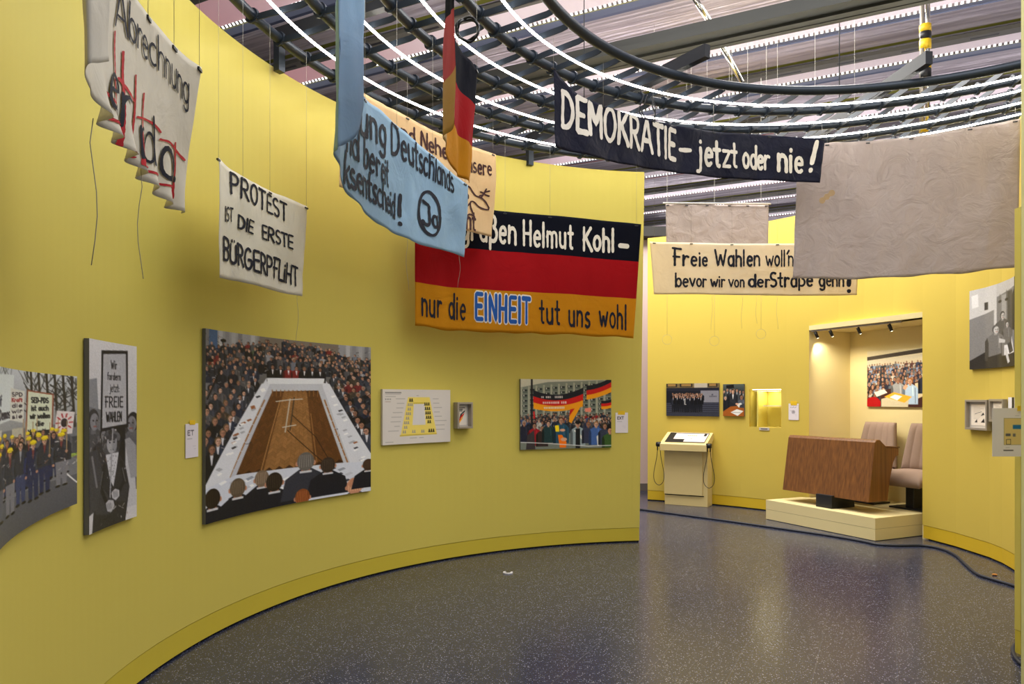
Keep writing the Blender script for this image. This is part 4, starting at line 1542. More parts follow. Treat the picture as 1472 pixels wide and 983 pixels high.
def pic_march():
    W, H = 330, 360
    c = Canvas(W, H, (118, 120, 124))
    c.grad(0, 0, W, 130, (196, 200, 204), (150, 152, 152))
    for k in range(120):
        x = RN.uniform(W * .62, W)
        y = RN.uniform(0, 120)
        c.line([(x, y), (x + RN.uniform(-26, 26), y - RN.uniform(8, 34))], RN.uniform(.5, 1.8), (58, 58, 54), .8)
    for k in range(50):
        x = RN.uniform(0, W * .5)
        c.line([(x, 16), (x + RN.uniform(-20, 20), -4)], .8, (70, 74, 70), .7)
    for k in range(6):
        x = W * (.66 + .06 * k)
        c.line([(x, 0), (x + 8, 140)], 3, (62, 58, 52))
    c.grad(0, 275, W, H, (96, 98, 104), (84, 86, 94))
    c.line([(W * .9, 255), (W, 300)], 1.5, (220, 220, 220))
    c.ell(W * .95, 205, 26, 20, (150, 176, 84))
    c.ell(W * .96, 196, 16, 10, (50, 60, 64))
    # banners
    c.poly([(0, 20), (W * .52, 12), (W * .50, 108), (0, 132)], (208, 214, 212))
    c.text("Vorw\u00e4rts!", W * .10, 52, 26, W * .26, (150, 40, 52), 1.6, -.03)
    c.text("konnen keinen Tarif", W * .02, 82, 20, W * .38, (44, 44, 60), 1.4, -.04)
    c.text("arbeiter unterst\u00fctzen Demos", 0, 116, 20, W * .48, (52, 48, 60), 1.4, -.08)
    c.poly([(W * .49, 40), (W * .61, 46), (W * .60, 118), (W * .48, 108)], (206, 206, 196))
    for k in range(5):
        c.text(["SPD", "Kraft", "die", "wir", "sie"][k], W * .50, 58 + k * 12, 8, W * .09, (60, 50, 60) if k != 1 else (160, 50, 50), 1.0)
    c.poly([(W * .635, 44), (W * .83, 52), (W * .82, 156), (W * .62, 158)], (206, 212, 188))
    c.line([(W * .635, 44), (W * .83, 52), (W * .82, 156), (W * .62, 158), (W * .635, 44)], 1.6, (150, 84, 60))
    for k, (t_, w_) in enumerate((("SED-PDS", .13), ("ist auch", .13), ("wir wollen", .15), ("die", .06), ("Wiedervereinigung", .18))):
        c.text(t_, W * (.73 - w_ / 2), 72 + k * 19, 12, W * w_, (36, 40, 44), 1.3, .04)
    c.poly([(W * .855, 94), (W * .985, 100), (W * .965, 160), (W * .84, 156)], (214, 206, 204))
    for k in range(10):
        a = k * .63
        c.line([(W * .91 + 12 * math.cos(a), 128 + 16 * math.sin(a)), (W * .91 + 19 * math.cos(a), 128 + 25 * math.sin(a))], 1.6, (186, 50, 56))
    c.ell(W * .91, 128, 8, 12, (60, 50, 54))
    c.poly([(W * .12, 132), (W * .40, 126), (W * .39, 152), (W * .12, 158)], (196, 190, 180))
    c.text("Trotz Wahlen", W * .14, 150, 14, W * .22, (170, 60, 64), 1.2, -.04)
    c.rect(W * .50, 128, W * .60, 150, (186, 182, 164))
    # marchers
    c.grad(0, 168, W, 215, (70, 72, 78), (84, 86, 92))
    for r, (y, hh, n) in enumerate(((140, 17, 20), (148, 20, 15), (154, 24, 9))):
        for k in range(n):
            x = W * ((k + .5) / n * .93 + RN.uniform(-.02, .02))
            ht = (232, 208, 40) if RN.uniform() < .5 else None
            ct = pick([(30, 34, 46), (40, 46, 64), (52, 56, 66), (98, 100, 106), (30, 42, 78), (44, 38, 36), (22, 24, 32)])
            lg = pick([(40, 50, 84), (96, 98, 106), (60, 70, 104), (124, 124, 130), (34, 36, 46)])
            if r == 2 and k == 1:
                ct, ht = (214, 170, 40), (236, 214, 50)
            y1 = y + 14 * (1 - k / n) * (r / 2) + RN.uniform(-6, 5)
            bust(c, x, y1, hh, coat=ct, hat=ht, legs=lg, shirt=pick([None, (150, 150, 156), (120, 60, 60)]))
            c.line([(x - hh * .80, y1 + hh * 1.6), (x - hh * .95, y1 + hh * 2.6), (x - hh * .8, y1 + hh * 3.4)], hh * .13, tuple(int(v * 1.25) for v in ct))
            c.ell(x - hh * .8, y1 + hh * 3.5, hh * .13, hh * .15, (176, 134, 112))
            if RN.uniform() < .4:
                c.line([(x + hh * .5, y1 + hh * 2.4), (x + hh * .55, y - 30)], 1.0, (176, 150, 110))
                c.ell(x + hh * .5, y1 + hh * 2.2, hh * .14, hh * .16, (176, 134, 112))
    clutter(c, 0, 165, W, 250, 120, 4)
    c.grain(.02, RN)
    return c


def pic_sign_bw():
    W, H = 160, 430
    c = Canvas(W, H, (196, 194, 196))
    c.grad(0, 0, W, 230, (206, 204, 206), (184, 184, 188))
    c.poly([(0, 90), (26, 86), (34, 200), (34, 260), (0, 260)], (134, 136, 142))
    c.poly([(0, 150), (46, 158), (50, 260), (0, 260)], (112, 114, 120))
    GR = lambda g: (g, g, g + 5)
    # bystanders
    bust(c, 14, 150, 60, coat=GR(80), skin=GR(132), hair=GR(60), look=.8)
    bust(c, 48, 196, 36, coat=GR(60), skin=GR(126), hair=GR(44), look=.5)
    c.ell(144, 210, 22, 40, GR(64))
    bust(c, 148, 160, 62, coat=GR(96), skin=GR(128), hair=GR(40), look=-.9)
    c.poly([(112, 240), (150, 250), (160, 400), (118, 400)], GR(182))
    c.rect(92, 200, 122, 430, GR(36))
    # placard
    c.poly([(42, 22), (130, 14), (132, 202), (38, 208)], GR(36))
    c.poly([(48, 30), (124, 22), (126, 194), (44, 200)], GR(172))
    for k in range(24):
        x, y = RN.uniform(50, 116), RN.uniform(36, 186)
        c.line([(x, y), (x + RN.uniform(-12, 12), y + RN.uniform(-6, 12))], 1.2, GR(188), .6)
    c.text("Wir", 74, 62, 20, 20, GR(40), 1.0)
    c.text("fordern", 62, 88, 17, 44, GR(40), 1.0)
    c.text("jetzt:", 70, 116, 18, 32, GR(40), 1.0)
    c.text("FREIE", 54, 152, 24, 60, GR(36), 1.5)
    c.text("WAHLEN", 58, 186, 22, 52, GR(36), 1.5)
    # woman with scarf holding the pole
    c.poly([(20, 330), (44, 285), (72, 268), (104, 268), (122, 292), (136, 350), (122, 430), (10, 430)], GR(52))
    for k in range(34):
        a_ = RN.uniform(0, 2 * PI)
        c.ell(76 + 21 * math.cos(a_), 236 + 23 * math.sin(a_), RN.uniform(7, 12), RN.uniform(8, 13), GR(int(RN.uniform(48, 104))))
    c.ell(77, 238, 17, 23, GR(158))
    c.ell(86, 242, 8, 18, GR(132), .7)
    c.ell(77, 222, 17, 8, GR(70))
    c.ell(70, 235, 2.8, 1.7, GR(40))
    c.ell(84, 235, 2.8, 1.7, GR(40))
    c.line([(66, 231), (73, 230)], .8, GR(60))
    c.line([(81, 230), (88, 231)], .8, GR(60))
    c.line([(78, 238), (79, 248)], 1.2, GR(130))
    c.line([(73, 252), (82, 252)], .9, GR(90))
    clutter(c, 20, 290, 130, 420, 60, 4)
    clutter(c, 0, 215, 60, 300, 40, 4)
    c.poly([(56, 262), (100, 260), (92, 300), (82, 340), (70, 320)], GR(190))
    for k in range(26):
        c.ell(RN.uniform(62, 92), RN.uniform(266, 318), 1.6, 1.6, GR(130))
    c.line([(80, 205), (74, 300), (70, 380)], 2.0, GR(150))
    c.poly([(20, 330), (50, 340), (78, 372), (66, 402), (22, 392)], GR(66))
    c.poly([(132, 340), (104, 345), (80, 352), (86, 376), (126, 384)], GR(62))
    c.line([(52, 286), (40, 336), (60, 376)], 5, GR(40))
    c.line([(108, 286), (120, 330), (100, 356)], 5, GR(40))
    c.line([(46, 300), (36, 340)], 1.5, GR(96))
    c.line([(112, 300), (122, 334)], 1.5, GR(96))
    c.poly([(56, 374), (66, 368), (82, 372), (86, 386), (76, 398), (62, 394)], GR(170))
    c.poly([(76, 352), (88, 346), (102, 352), (102, 366), (90, 374), (78, 366)], GR(178))
    c.poly([(120, 232), (136, 228), (158, 250), (160, 330), (140, 330)], GR(150))
    c.poly([(0, 250), (26, 246), (44, 300), (30, 380), (0, 390)], GR(70))
    c.line([(10, 262), (26, 330)], 3, GR(120))
    for k in range(4):
        c.line([(60 + k * 4, 376), (64 + k * 4, 390)], .8, GR(110))
        c.line([(82 + k * 4, 352), (84 + k * 4, 366)], .8, GR(110))
    c.grain(.03, RN)
    return c


def pic_crowd_flags():
    W, H = 400, 300
    c = Canvas(W, H, (120, 126, 116))
    c.grad(0, 0, W, 150, (200, 196, 176), (150, 150, 140))
    # slab blocks with balconies
    c.poly([(0, 36), (W * .3, 12), (W, 0), (W, 170), (0, 170)], (130, 136, 124))
    for k in range(13):
        x = k * W / 12
        y0 = 34 - k * 3
        c.rect(x, y0, x + 8, 170, (164, 164, 146))
        for r in range(7):
            y = y0 + 10 + r * 22
            c.rect(x + 9, y, x + 30, y + 9, (56, 62, 62))
            c.rect(x + 9, y + 10, x + 31, y + 17, (98, 106, 98))
            c.rect(x + 13, y + 1, x + 17, y + 8, (196, 196, 186))
    # crowd
    for r, (y, hh) in enumerate(((148, 13), (160, 15), (172, 18))):
        for k in range(26):
            bust(c, W * ((k + .5 * (r % 2)) / 25) + RN.uniform(-4, 4), y + RN.uniform(-6, 6), hh, look=RN.uniform(-1, 1), coat=pick(COAT + [(150, 40, 44), (60, 80, 120), (180, 176, 168)]))

    def stripes(P0, P1, Q0, Q1, sag, cols, seg=16):
        n = len(cols)
        for b, col in enumerate(cols):
            T, Bm = [], []
            for k in range(seg + 1):
                t = k / seg
                s_ = sag * 4 * t * (1 - t)
                ax, ay = P0[0] + (P1[0] - P0[0]) * t, P0[1] + (P1[1] - P0[1]) * t + s_
                bx, by = Q0[0] + (Q1[0] - Q0[0]) * t, Q0[1] + (Q1[1] - Q0[1]) * t + s_ * .6
                T.append((ax + (bx - ax) * b / n, ay + (by - ay) * b / n))
                Bm.append((ax + (bx - ax) * (b + 1) / n, ay + (by - ay) * (b + 1) / n))
            c.poly(T + Bm[::-1], col)
    clutter(c, 0, 150, W, 215, 160, 5)
    K, R_, Gd = (34, 36, 46), (196, 34, 34), (236, 156, 30)
    stripes((56, 46), (278, 34), (58, 126), (276, 118), 26, [K, R_, Gd])
    for (x, y, w) in ((92, 78, 94), (92, 102, 110), (104, 124, 88)):
        q = x
        while q < x + w:
            d = RN.uniform(4, 8)
            if RN.uniform() < .85:
                c.rect(q, y - 5 - .02 * (q - x), q + d, y + 3, (226, 214, 206), .85)
            q += d + 2
    stripes((292, 26), (400, -12), (292, 88), (400, 54), 8, [K, R_, Gd])
    stripes((356, 92), (400, 86), (356, 130), (400, 124), 3, [K, R_, Gd])
    c.poly([(222, 130), (266, 118), (226, 190), (214, 184)], Gd)
    c.poly([(220, 130), (240, 126), (216, 160)], R_)
    c.poly([(284, 126), (312, 122), (312, 142), (286, 142)], (226, 140, 120))
    c.rect(46, 0, 54, 200, (38, 34, 40))
    c.poly([(56, 140), (62, 136), (66, 170), (58, 168)], R_)
    # front row
    bust(c, 16, 172, 30, coat=(42, 44, 60), hair=(150, 146, 140))
    bust(c, 62, 184, 31, coat=(150, 32, 44))
    c.poly([(30, 240), (60, 218), (66, 300), (24, 300)], (66, 60, 62))
    bust(c, 96, 198, 28, coat=(58, 46, 44), hair=(110, 88, 64))
    bust(c, 124, 176, 30, coat=(38, 64, 66), hair=(40, 36, 36))
    bust(c, 180, 160, 36, coat=(48, 84, 104), hair=(92, 66, 44))
    c.poly([(152, 200), (170, 198), (172, 226), (156, 226)], (240, 206, 40))
    c.poly([(166, 240), (184, 240), (204, 272), (202, 296), (174, 296)], (232, 120, 24))
    c.ell(186, 220, 12, 6, (206, 158, 130))
    c.ell(192, 260, 14, 8, (206, 158, 130))
    bust(c, 254, 178, 34, coat=(150, 164, 168), hair=(196, 176, 138), hat=(30, 28, 30))
    c.poly([(236, 222), (246, 220), (290, 266), (282, 276)], (226, 226, 216))
    c.rect(244, 214, 264, 300, (30, 32, 36))
    bust(c, 300, 182, 30, coat=(60, 64, 84), hair=(140, 92, 58))
    bust(c, 334, 180, 33, coat=(74, 104, 160), hair=(150, 112, 74))
    c.poly([(336, 250), (350, 236), (348, 290), (340, 290)], (214, 214, 206))
    bust(c, 372, 190, 30, coat=(60, 66, 84))
    bust(c, 394, 206, 36, coat=(66, 96, 52), skin=(200, 150, 120))
    c.line([(0, 268), (120, 276), (300, 292), (400, 290)], 1.6, (206, 206, 206))
    c.grain(.02, RN)
    return c


def pic_seating():
    W, H = 300, 240
    c = Canvas(W, H, (206, 200, 194))
    gy, yl, dk = (150, 146, 142), (224, 204, 110), (34, 34, 34)
    for k in range(12):
        c.rect(12 + k * 6, 12, 16 + k * 6, 17, (90, 88, 86))
    c.rect(12, 20, 80, 22, gy)
    c.rect(12, 30, 58, 32, gy)
    for k in range(4):
        c.rect(12 + k * 7, 40, 15 + k * 7, 46, (110, 108, 104))
    c.rect(12, 53, 36, 55, (160, 130, 110))
    c.poly([(112, 34), (208, 34), (240, 200), (80, 200)], yl)
    c.poly([(76, 200), (240, 198), (240, 203), (76, 206)], (196, 174, 70))
    c.poly([(138, 64), (186, 64), (190, 158), (132, 158)], (206, 202, 200))
    c.rect(136, 58, 188, 63, (196, 176, 60))

    def grp(x, y, n, col, s=1.0):
        for k in range(n):
            xx = x + (k - (n - 1) / 2) * 8 * s
            c.ell(xx, y - 4 * s, 2.2 * s, 2.4 * s, col)
            c.rect(xx - 2.6 * s, y - 2 * s, xx + 2.6 * s, y + 5 * s, col)
            c.rect(xx - 4.5 * s, y + 5 * s, xx + 4.5 * s, y + 7 * s, col)
    grp(126, 46, 2, dk, 1.1)
    for k, n in enumerate((3, 3, 3, 3, 2)):
        grp(196 + k * 2.6, 64 + k * 20, n, dk, 1.05)
    grp(216, 184, 3, dk, 1.15)
    for k in range(6):
        grp(122 - k * 4, 66 + k * 20, 2 if k % 2 else 3, gy, 1)
    for x in (96, 138, 178):
        grp(x, 186, 2, gy, 1)
    for k in range(8):
        c.rect(222 + k * 2, 40 + k * 20, 222 + k * 2 + RN.uniform(20, 56), 42 + k * 20, gy)
        e = 100 - k * 4
        c.rect(e - RN.uniform(16, 50), 40 + k * 20, e, 42 + k * 20, gy)
    c.rect(120, 214, 152, 216, gy)
    c.rect(162, 214, 182, 216, gy)
    c.rect(12, 228, 48, 230, gy)
    c.rect(150, 26, 160, 28, gy)
    return c


def pic_group():
    W, H = 300, 180
    c = Canvas(W, H, (52, 54, 66))
    c.rect(0, 0, W, 24, (120, 104, 74))
    for x0, x1 in ((0, 62), (78, 150), (236, 292)):
        c.rect(x0, 2, x1, 20, (44, 42, 42))
        c.rect(x0 + 8, 3, x1 - 8, 16, (150, 120, 74))
    c.rect(160, 0, 234, 24, (176, 168, 154))
    c.rect(0, 24, W, 38, (40, 42, 54))
    c.rect(196, 40, W, 104, (128, 128, 138))
    c.rect(0, 40, 196, 110, (32, 34, 44))
    for k in range(6):
        c.rect(246 + k * 7, 68, 251 + k * 7, 75, (84, 84, 94))
    c.ell(262, 62, 5, 5, (84, 84, 94))
    for k in range(7):
        c.rect(0, 108 + k * 11, W, 112 + k * 11, (74, 76, 90))
    for r, (y, hh, n) in enumerate(((52, 13, 17), (58, 14, 16), (66, 15, 14))):
        for k in range(n):
            cc = pick([(26, 28, 38), (34, 36, 46), (48, 50, 62), (20, 22, 30)])
            if RN.uniform() < .1:
                cc = (190, 188, 190)
            bust(c, 40 + k * 172 / n + RN.uniform(-3, 3), y + RN.uniform(-3, 3), hh, coat=cc, shirt=(200, 200, 206), legs=(30, 32, 40) if r == 2 else None)
    c.rect(0, 162, W, H, (58, 60, 72))
    c.grain(.02, RN)
    return c


def pic_signing():
    W, H = 140, 200
    c = Canvas(W, H, (40, 44, 44))
    c.grad(0, 0, W, 60, (90, 100, 96), (52, 56, 56))
    c.poly([(20, 8), (70, 2), (74, 24), (24, 30)], (30, 30, 30))
    for k in range(7):
        bust(c, 8 + k * 21, 30 + RN.uniform(-6, 8), 24, coat=pick([(40, 42, 48), (56, 58, 64), (72, 76, 80)]), shirt=(170, 172, 176))
    bust(c, 66, 30, 34, coat=(44, 46, 52), shirt=(216, 216, 220))
    bust(c, 16, 72, 30, coat=(36, 38, 44))
    bust(c, 124, 66, 34, coat=(84, 90, 100), look=-.8)
    c.poly([(0, 172), (50, 140), (140, 132), (140, 200), (0, 200)], (156, 92, 40))
    c.poly([(50, 176), (92, 156), (136, 168), (96, 198)], (216, 216, 214))
    c.poly([(84, 124), (120, 116), (136, 140), (104, 146)], (206, 206, 200))
    c.line([(60, 176), (118, 178)], 1.0, (110, 110, 110))
    c.poly([(48, 86), (84, 104), (96, 120), (88, 128), (44, 108)], (52, 54, 60))
    c.ell(92, 124, 10, 6, (206, 160, 134))
    c.poly([(140, 120), (112, 132), (108, 146), (140, 148)], (60, 64, 72))
    c.grain(.02, RN)
    return c


def pic_parliament():
    W, H = 290, 250
    c = Canvas(W, H, (170, 160, 140))
    c.grad(0, 0, W, 90, (206, 196, 168), (176, 166, 148))
    c.poly([(0, 26), (W, 0), (W, 18), (0, 42)], (70, 62, 56))
    c.poly([(0, 44), (W, 24), (W, 40), (0, 60)], (186, 178, 160))
    for r in range(9):
        y, hh = 60 + r * 15, 10 + r * 2.6
        n = 24 - r * 2
        for k in range(n):
            x = (k + .5 * (r % 2)) * W / (n - 1)
            if r > 5 and x > W * .34:
                continue
            bust(c, x, y + RN.uniform(-5, 5) - (k / n) * 8, hh, coat=pick([(44, 48, 66), (60, 66, 90), (104, 108, 116), (52, 56, 64), (186, 180, 170), (130, 146, 176), (90, 60, 56)]), look=RN.uniform(-1, 1))
        if r % 2 == 1:
            c.poly([(0, y + hh * 2.4), (W * (.9 if r < 5 else .34), y + hh * 2.1), (W * (.9 if r < 5 else .34), y + hh * 2.9), (0, y + hh * 3.2)], (92, 52, 44))
    c.poly([(70, 180), (W, 130), (W, 250), (60, 250)], (72, 44, 40))
    c.poly([(226, 150), (262, 140), (272, 200), (240, 214)], (206, 192, 160))
    c.poly([(34, 186), (84, 172), (100, 188), (48, 206)], (214, 210, 204))
    bust(c, 150, 116, 34, coat=(150, 152, 156), hair=(110, 96, 80), look=.6)
    bust(c, 206, 122, 36, coat=(168, 190, 214), hair=(150, 100, 50), look=-.8)
    bust(c, 270, 96, 30, coat=(50, 54, 70))
    c.poly([(70, 216), (130, 200), (200, 214), (196, 250), (70, 250)], (196, 186, 160))
    c.poly([(84, 206), (130, 186), (214, 206), (180, 232)], (226, 166, 60))
    c.poly([(110, 208), (136, 196), (170, 204), (146, 222)], (236, 234, 228))
    c.poly([(184, 150), (172, 170), (184, 178), (196, 160)], (206, 160, 132))
    c.ell(30, 236, 38, 30, (170, 26, 34))
    c.grain(.02, RN)
    return c


def pic_office_bw():
    W, H = 180, 300
    GR = lambda g: (g, g, g + 4)
    c = Canvas(W, H, GR(190))
    c.grad(0, 0, 90, 300, GR(186), GR(206))
    c.poly([(0, 110), (80, 90), (80, 230), (0, 300)], GR(128))
    c.poly([(0, 300), (0, 268), (70, 226), (84, 300)], GR(44))
    c.rect(90, 0, W, 300, GR(118))
    c.poly([(90, 0), (W, 0), (W, 30), (90, 46)], GR(176))
    c.rect(112, 46, 134, 140, GR(150))
    c.rect(140, 40, 168, 200, GR(70))
    c.poly([(6, 22), (26, 18), (28, 66), (8, 70)], GR(216))
    c.rect(45, 56, 58, 84, GR(60))
    c.line([(104, 40), (104, 60)], 1, GR(30))
    c.ell(104, 66, 8, 5, GR(40))
    c.line([(136, 34), (136, 62)], 1, GR(30))
    c.ell(136, 66, 8, 5, GR(40))
    c.poly([(96, 182), (156, 170), (180, 260), (112, 268)], GR(206))
    bust(c, 116, 100, 36, coat=GR(84), skin=GR(176), hair=GR(50), look=.6)
    bust(c, 138, 140, 26, coat=GR(100), skin=GR(176), hair=GR(60), look=.6)
    bust(c, 86, 142, 40, coat=GR(110), skin=GR(184), hair=GR(90), look=.8)
    c.poly([(56, 260), (112, 250), (118, 300), (60, 300)], GR(48))
    c.poly([(100, 196), (130, 206), (128, 216), (98, 212)], GR(182))
    c.poly([(112, 262), (180, 254), (180, 300), (116, 300)], GR(40))
    c.poly([(140, 222), (160, 214), (174, 250), (150, 256)], GR(60))
    c.poly([(124, 236), (134, 234), (152, 284), (142, 290)], GR(190))
    c.poly([(164, 60), (180, 40), (180, 180), (168, 176)], GR(40))
    c.grain(.03, RN)
    return c


def pic_booklet():
    W, H = 90, 130
    c = Canvas(W, H, (222, 214, 202))
    for k in range(8):
        c.rect(10 + k * 8, 12, 16 + k * 8, 17, (34, 32, 32))
    for k in range(6):
        c.rect(10 + k * 7, 22, 15 + k * 7, 30, (34, 32, 32))
    c.rect(10, 34, 46, 38, (34, 32, 32))
    c.poly([(20, 84), (30, 58), (54, 42), (74, 32), (70, 42), (44, 58), (32, 78)], (30, 30, 34))
    c.poly([(14, 100), (26, 78), (46, 60), (68, 48), (60, 64), (38, 82), (22, 104)], (206, 50, 34))
    c.poly([(10, 118), (20, 102), (40, 84), (58, 68), (48, 88), (30, 106), (16, 122)], (240, 168, 30))
    return c


def pic_sheet(kind):
    W, H = 90, 130
    c = Canvas(W, H, (228, 218, 204) if kind != 'photo' else (120, 120, 124))
    if kind == 'leaflet':
        for k in range(9):
            c.rect(14, 16 + k * 9, 14 + RN.uniform(30, 62), 18 + k * 9, (176, 164, 152), .8)
        c.poly([(20, 112), (36, 112), (34, 92)], (36, 34, 34))
        c.poly([(56, 112), (78, 112), (74, 86)], (36, 34, 34))
        c.poly([(56, 70), (76, 64), (70, 50)], (36, 34, 34))
        c.line([(22, 60), (60, 44)], 1.2, (90, 84, 80))
    elif kind == 'photo':
        c.rect(0, 0, 34, H, (214, 212, 214))
        c.rect(34, 0, 62, H, (30, 30, 32))
        c.rect(62, 0, W, H, (176, 174, 176))
    else:
        for k in range(7):
            c.rect(16, 18 + k * 12, 16 + RN.uniform(30, 56), 21 + k * 12, (150, 140, 130), .8)
    return c


def pic_note(word):
    W, H = 80, 120
    c = Canvas(W, H, (214, 208, 214))
    if word:
        c.text(word, 12, 40, 16, 40, (70, 66, 78), 1.6)
    else:
        for k in range(5):
            c.line([(14 + k * 10, 30), (20 + k * 10, 24 + (k % 2) * 6)], 1.2, (90, 86, 96))
        c.line([(38 + 12 * math.cos(a), 62 + 12 * math.sin(a)) for a in np.linspace(0, 2 * PI, 14)], 1.2, (90, 86, 96))
        c.rect(32, 58, 44, 66, (80, 76, 84))
    c.rect(10, 52, 42, 54, (150, 146, 152))
    c.rect(44, 80, 66, 81, (176, 172, 178))
    c.rect(52, 90, 66, 91, (176, 172, 178))
    return c


def pic_plan():
    W, H = 110, 190
    c = Canvas(W, H, (214, 208, 214))
    c.rect(42, 40, 106, 144, (206, 184, 126))
    c.line([(42, 40), (106, 40), (106, 144), (42, 144), (42, 40)], .8, (140, 128, 96))
    c.rect(74, 66, 106, 82, (40, 110, 156))
    c.rect(48, 100, 66, 110, (90, 88, 96))
    c.rect(74, 100, 84, 112, (110, 106, 104))
    c.line([(50, 124), (66, 122), (66, 142), (50, 142), (50, 124)], 1, (70, 66, 70))
    c.rect(40, 164, 76, 168, (60, 58, 62))
    c.rect(48, 156, 62, 157, (140, 136, 142))
    c.rect(82, 30, 98, 31, (140, 136, 142))
    return c


def pic_screen():
    W, H = 200, 90
    c = Canvas(W, H, (34, 32, 34))
    c.poly([(34, 6), (196, 6), (196, 84), (92, 84), (92, 60), (34, 60)], (232, 222, 218))
    for k in range(5):
        c.rect(96 + k * 10, 22, 104 + k * 10, 29, (206, 146, 110))
    c.rect(176, 8, 190, 30, (34, 32, 34))
    for k in range(6):
        c.rect(100 + RN.uniform(0, 30), 44 + k * 6, 150 + RN.uniform(0, 30), 45 + k * 6, (190, 150, 150))
    c.ell(110, 40, 3, 3, (120, 110, 150))
    c.ell(124, 56, 3, 3, (196, 120, 80))
    c.rect(44, 44, 80, 46, (120, 120, 90))
    return c


def picture_mesh(name, canv, pts, z0, z1, parent, material=None, dens=None):
    """picture laid on a vertical sheet that follows the plan polyline pts (left to right as seen)"""
    L = np.r_[0, np.cumsum([(pts[i + 1] - pts[i]).length for i in range(len(pts) - 1)])]
    nu, nv = canv.w // 2 + 1, canv.h // 2 + 1
    if dens:
        nu, nv = int(nu * dens), int(nv * dens)
    V = []
    for j in range(nv):
        z = z1 + (z0 - z1) * j / (nv - 1)
        for i in range(nu):
            d = L[-1] * i / (nu - 1)
            V.append((float(np.interp(d, L, [p.x for p in pts])), float(np.interp(d, L, [p.y for p in pts])), z))
    Fc = [(j * nu + i, (j + 1) * nu + i, (j + 1) * nu + i + 1, j * nu + i + 1) for j in range(nv - 1) for i in range(nu - 1)]
    return paint(raw(name, V, Fc, material or M['print'], parent), canv, nu, nv)


def paint(o, canv, nu, nv, contrast=1.18):
    a = canv.a
    yy = np.linspace(0, canv.h - 1, nv)
    xx = np.linspace(0, canv.w - 1, nu)
    acc = 0
    for dy in (-.5, .5):
        for dx in (-.5, .5):
            iy = np.clip(np.round(yy + dy), 0, canv.h - 1).astype(int)
            ix = np.clip(np.round(xx + dx), 0, canv.w - 1).astype(int)
            acc = acc + a[np.ix_(iy, ix)]
    a = acc / 4
    if contrast:
        a = .40 + (a - .40) * contrast
    a = np.clip(a, 0.02, 1)
    lin = np.where(a <= 0.04045, a / 12.92, ((a + 0.055) / 1.055) ** 2.4)
    rgba = np.concatenate([lin, np.ones(lin.shape[:2] + (1,))], axis=2).reshape(-1)
    at = o.data.color_attributes.new('ink', 'FLOAT_COLOR', 'POINT')
    at.data.foreach_set('color', rgba.astype(np.float32))
    return o


def plan_pts(hit, x0, x1, off, n=24):
    out = []
    for k in range(n + 1):
        p, nn = hit(x0 + (x1 - x0) * k / n)
        out.append(p + nn * off)
    return out


def zof(hit, px, py, off=0.0):
    p, nn = hit(px)
    return EYE + (HY - py) / F * (p + nn * off).y


def photo_panel(name, label, cat, hit, x0, x1, zt, zb, canv, th=0.022, edge='board', group=None, gap=0.004, printname='print'):
    t = plan_pts(hit, x0, x1, gap + th)
    b = plan_pts(hit, x0, x1, gap)
    o = thing(name, label, cat, ((t[0] + t[-1]) / 2 + Vector((0, 0, zb))), group)
    prism('backing_board', [p for p in t], [p for p in b], zb, zt, M[edge], o)
    fr = plan_pts(hit, x0, x1, gap + th + 0.0012)
    picture_mesh(printname, canv, fr, zb, zt, o)
    return o


# --- panels on the near curved wall
LH = lambda px: left_hit(px)
zt = zof(LH, 101, 541)
zb = zof(LH, 101, 724)
photo_panel('photo_panel', 'colour photograph of marching workers in yellow helmets with placards, cut by the picture edge', 'photograph', LH, -48, 101, zt, zb, pic_march())
photo_panel('photo_panel', 'tall narrow black and white photograph of a woman holding a handwritten placard', 'photograph', LH, 119, 189, zof(LH, 189, 498), zof(LH, 189, 742), pic_sign_bw())
photo_panel('photo_panel', 'largest colour photograph, a crowded conference around a square of white tables on parquet', 'photograph', LH, 290, 530, zof(LH, 530, 499.5), zof(LH, 530, 705), pic_round_table())
photo_panel('info_panel', 'white panel with a yellow seating plan diagram beside the small framed booklet', 'information panel', LH, 547, 645, zof(LH, 645, 560.5), zof(LH, 645, 634.5), pic_seating(), edge='whiteboard')
photo_panel('photo_panel', 'colour photograph of a crowd under black red and gold flags before apartment blocks', 'photograph', LH, 746.5, 877.5, zof(LH, 877, 546), zof(LH, 877, 643), pic_crowd_flags())


def framed(name, label, hit, x0, x1, zt, zb, canv, depth=.05, edge='pewter', w=.022, group=None):
    """shadow-box frame with a sheet inside"""
    o = thing(name, label, 'picture frame', hit((x0 + x1) / 2)[0] + Vector((0, 0, zb)), group)
    p0, n0 = hit(x0)
    p1, n1 = hit(x1)
    t = (p1 - p0)
    Lw = t.length
    t.normalize()
    n = Vector((t.y, -t.x, 0))
    if n.dot(n0) < 0:
        n = -n
    bm = bmesh.new()
    mid = (p0 + p1) / 2 + n * (depth / 2 + .004)
    zm = (zt + zb) / 2
    ax = (t, n)
    for s in (-1, 1):
        add_box(bm, mid + t * s * (Lw / 2 - w / 2) + Vector((0, 0, zm)), w, depth, zt - zb, ax, .002)
        add_box(bm, mid + Vector((0, 0, zm + s * ((zt - zb) / 2 - w / 2))), Lw - 2 * w, depth, w, ax, .002)
    obj_bm('frame', bm, M[edge], o)
    box('backing_board', (p0 + p1) / 2 + n * (.012) + Vector((0, 0, zm)), Lw - 2 * w + .004, .012, zt - zb - 2 * w + .004, M['whiteboard'], o, ax)
    m = .14 * Lw
    a = p0 + t * (w + m * .6) + n * .0200
    b = p1 - t * (w + m * .6) + n * .0200
    picture_mesh('sheet', canv, [a, b], zb + w + m * .5, zt - w - m * .5, o)
    return o


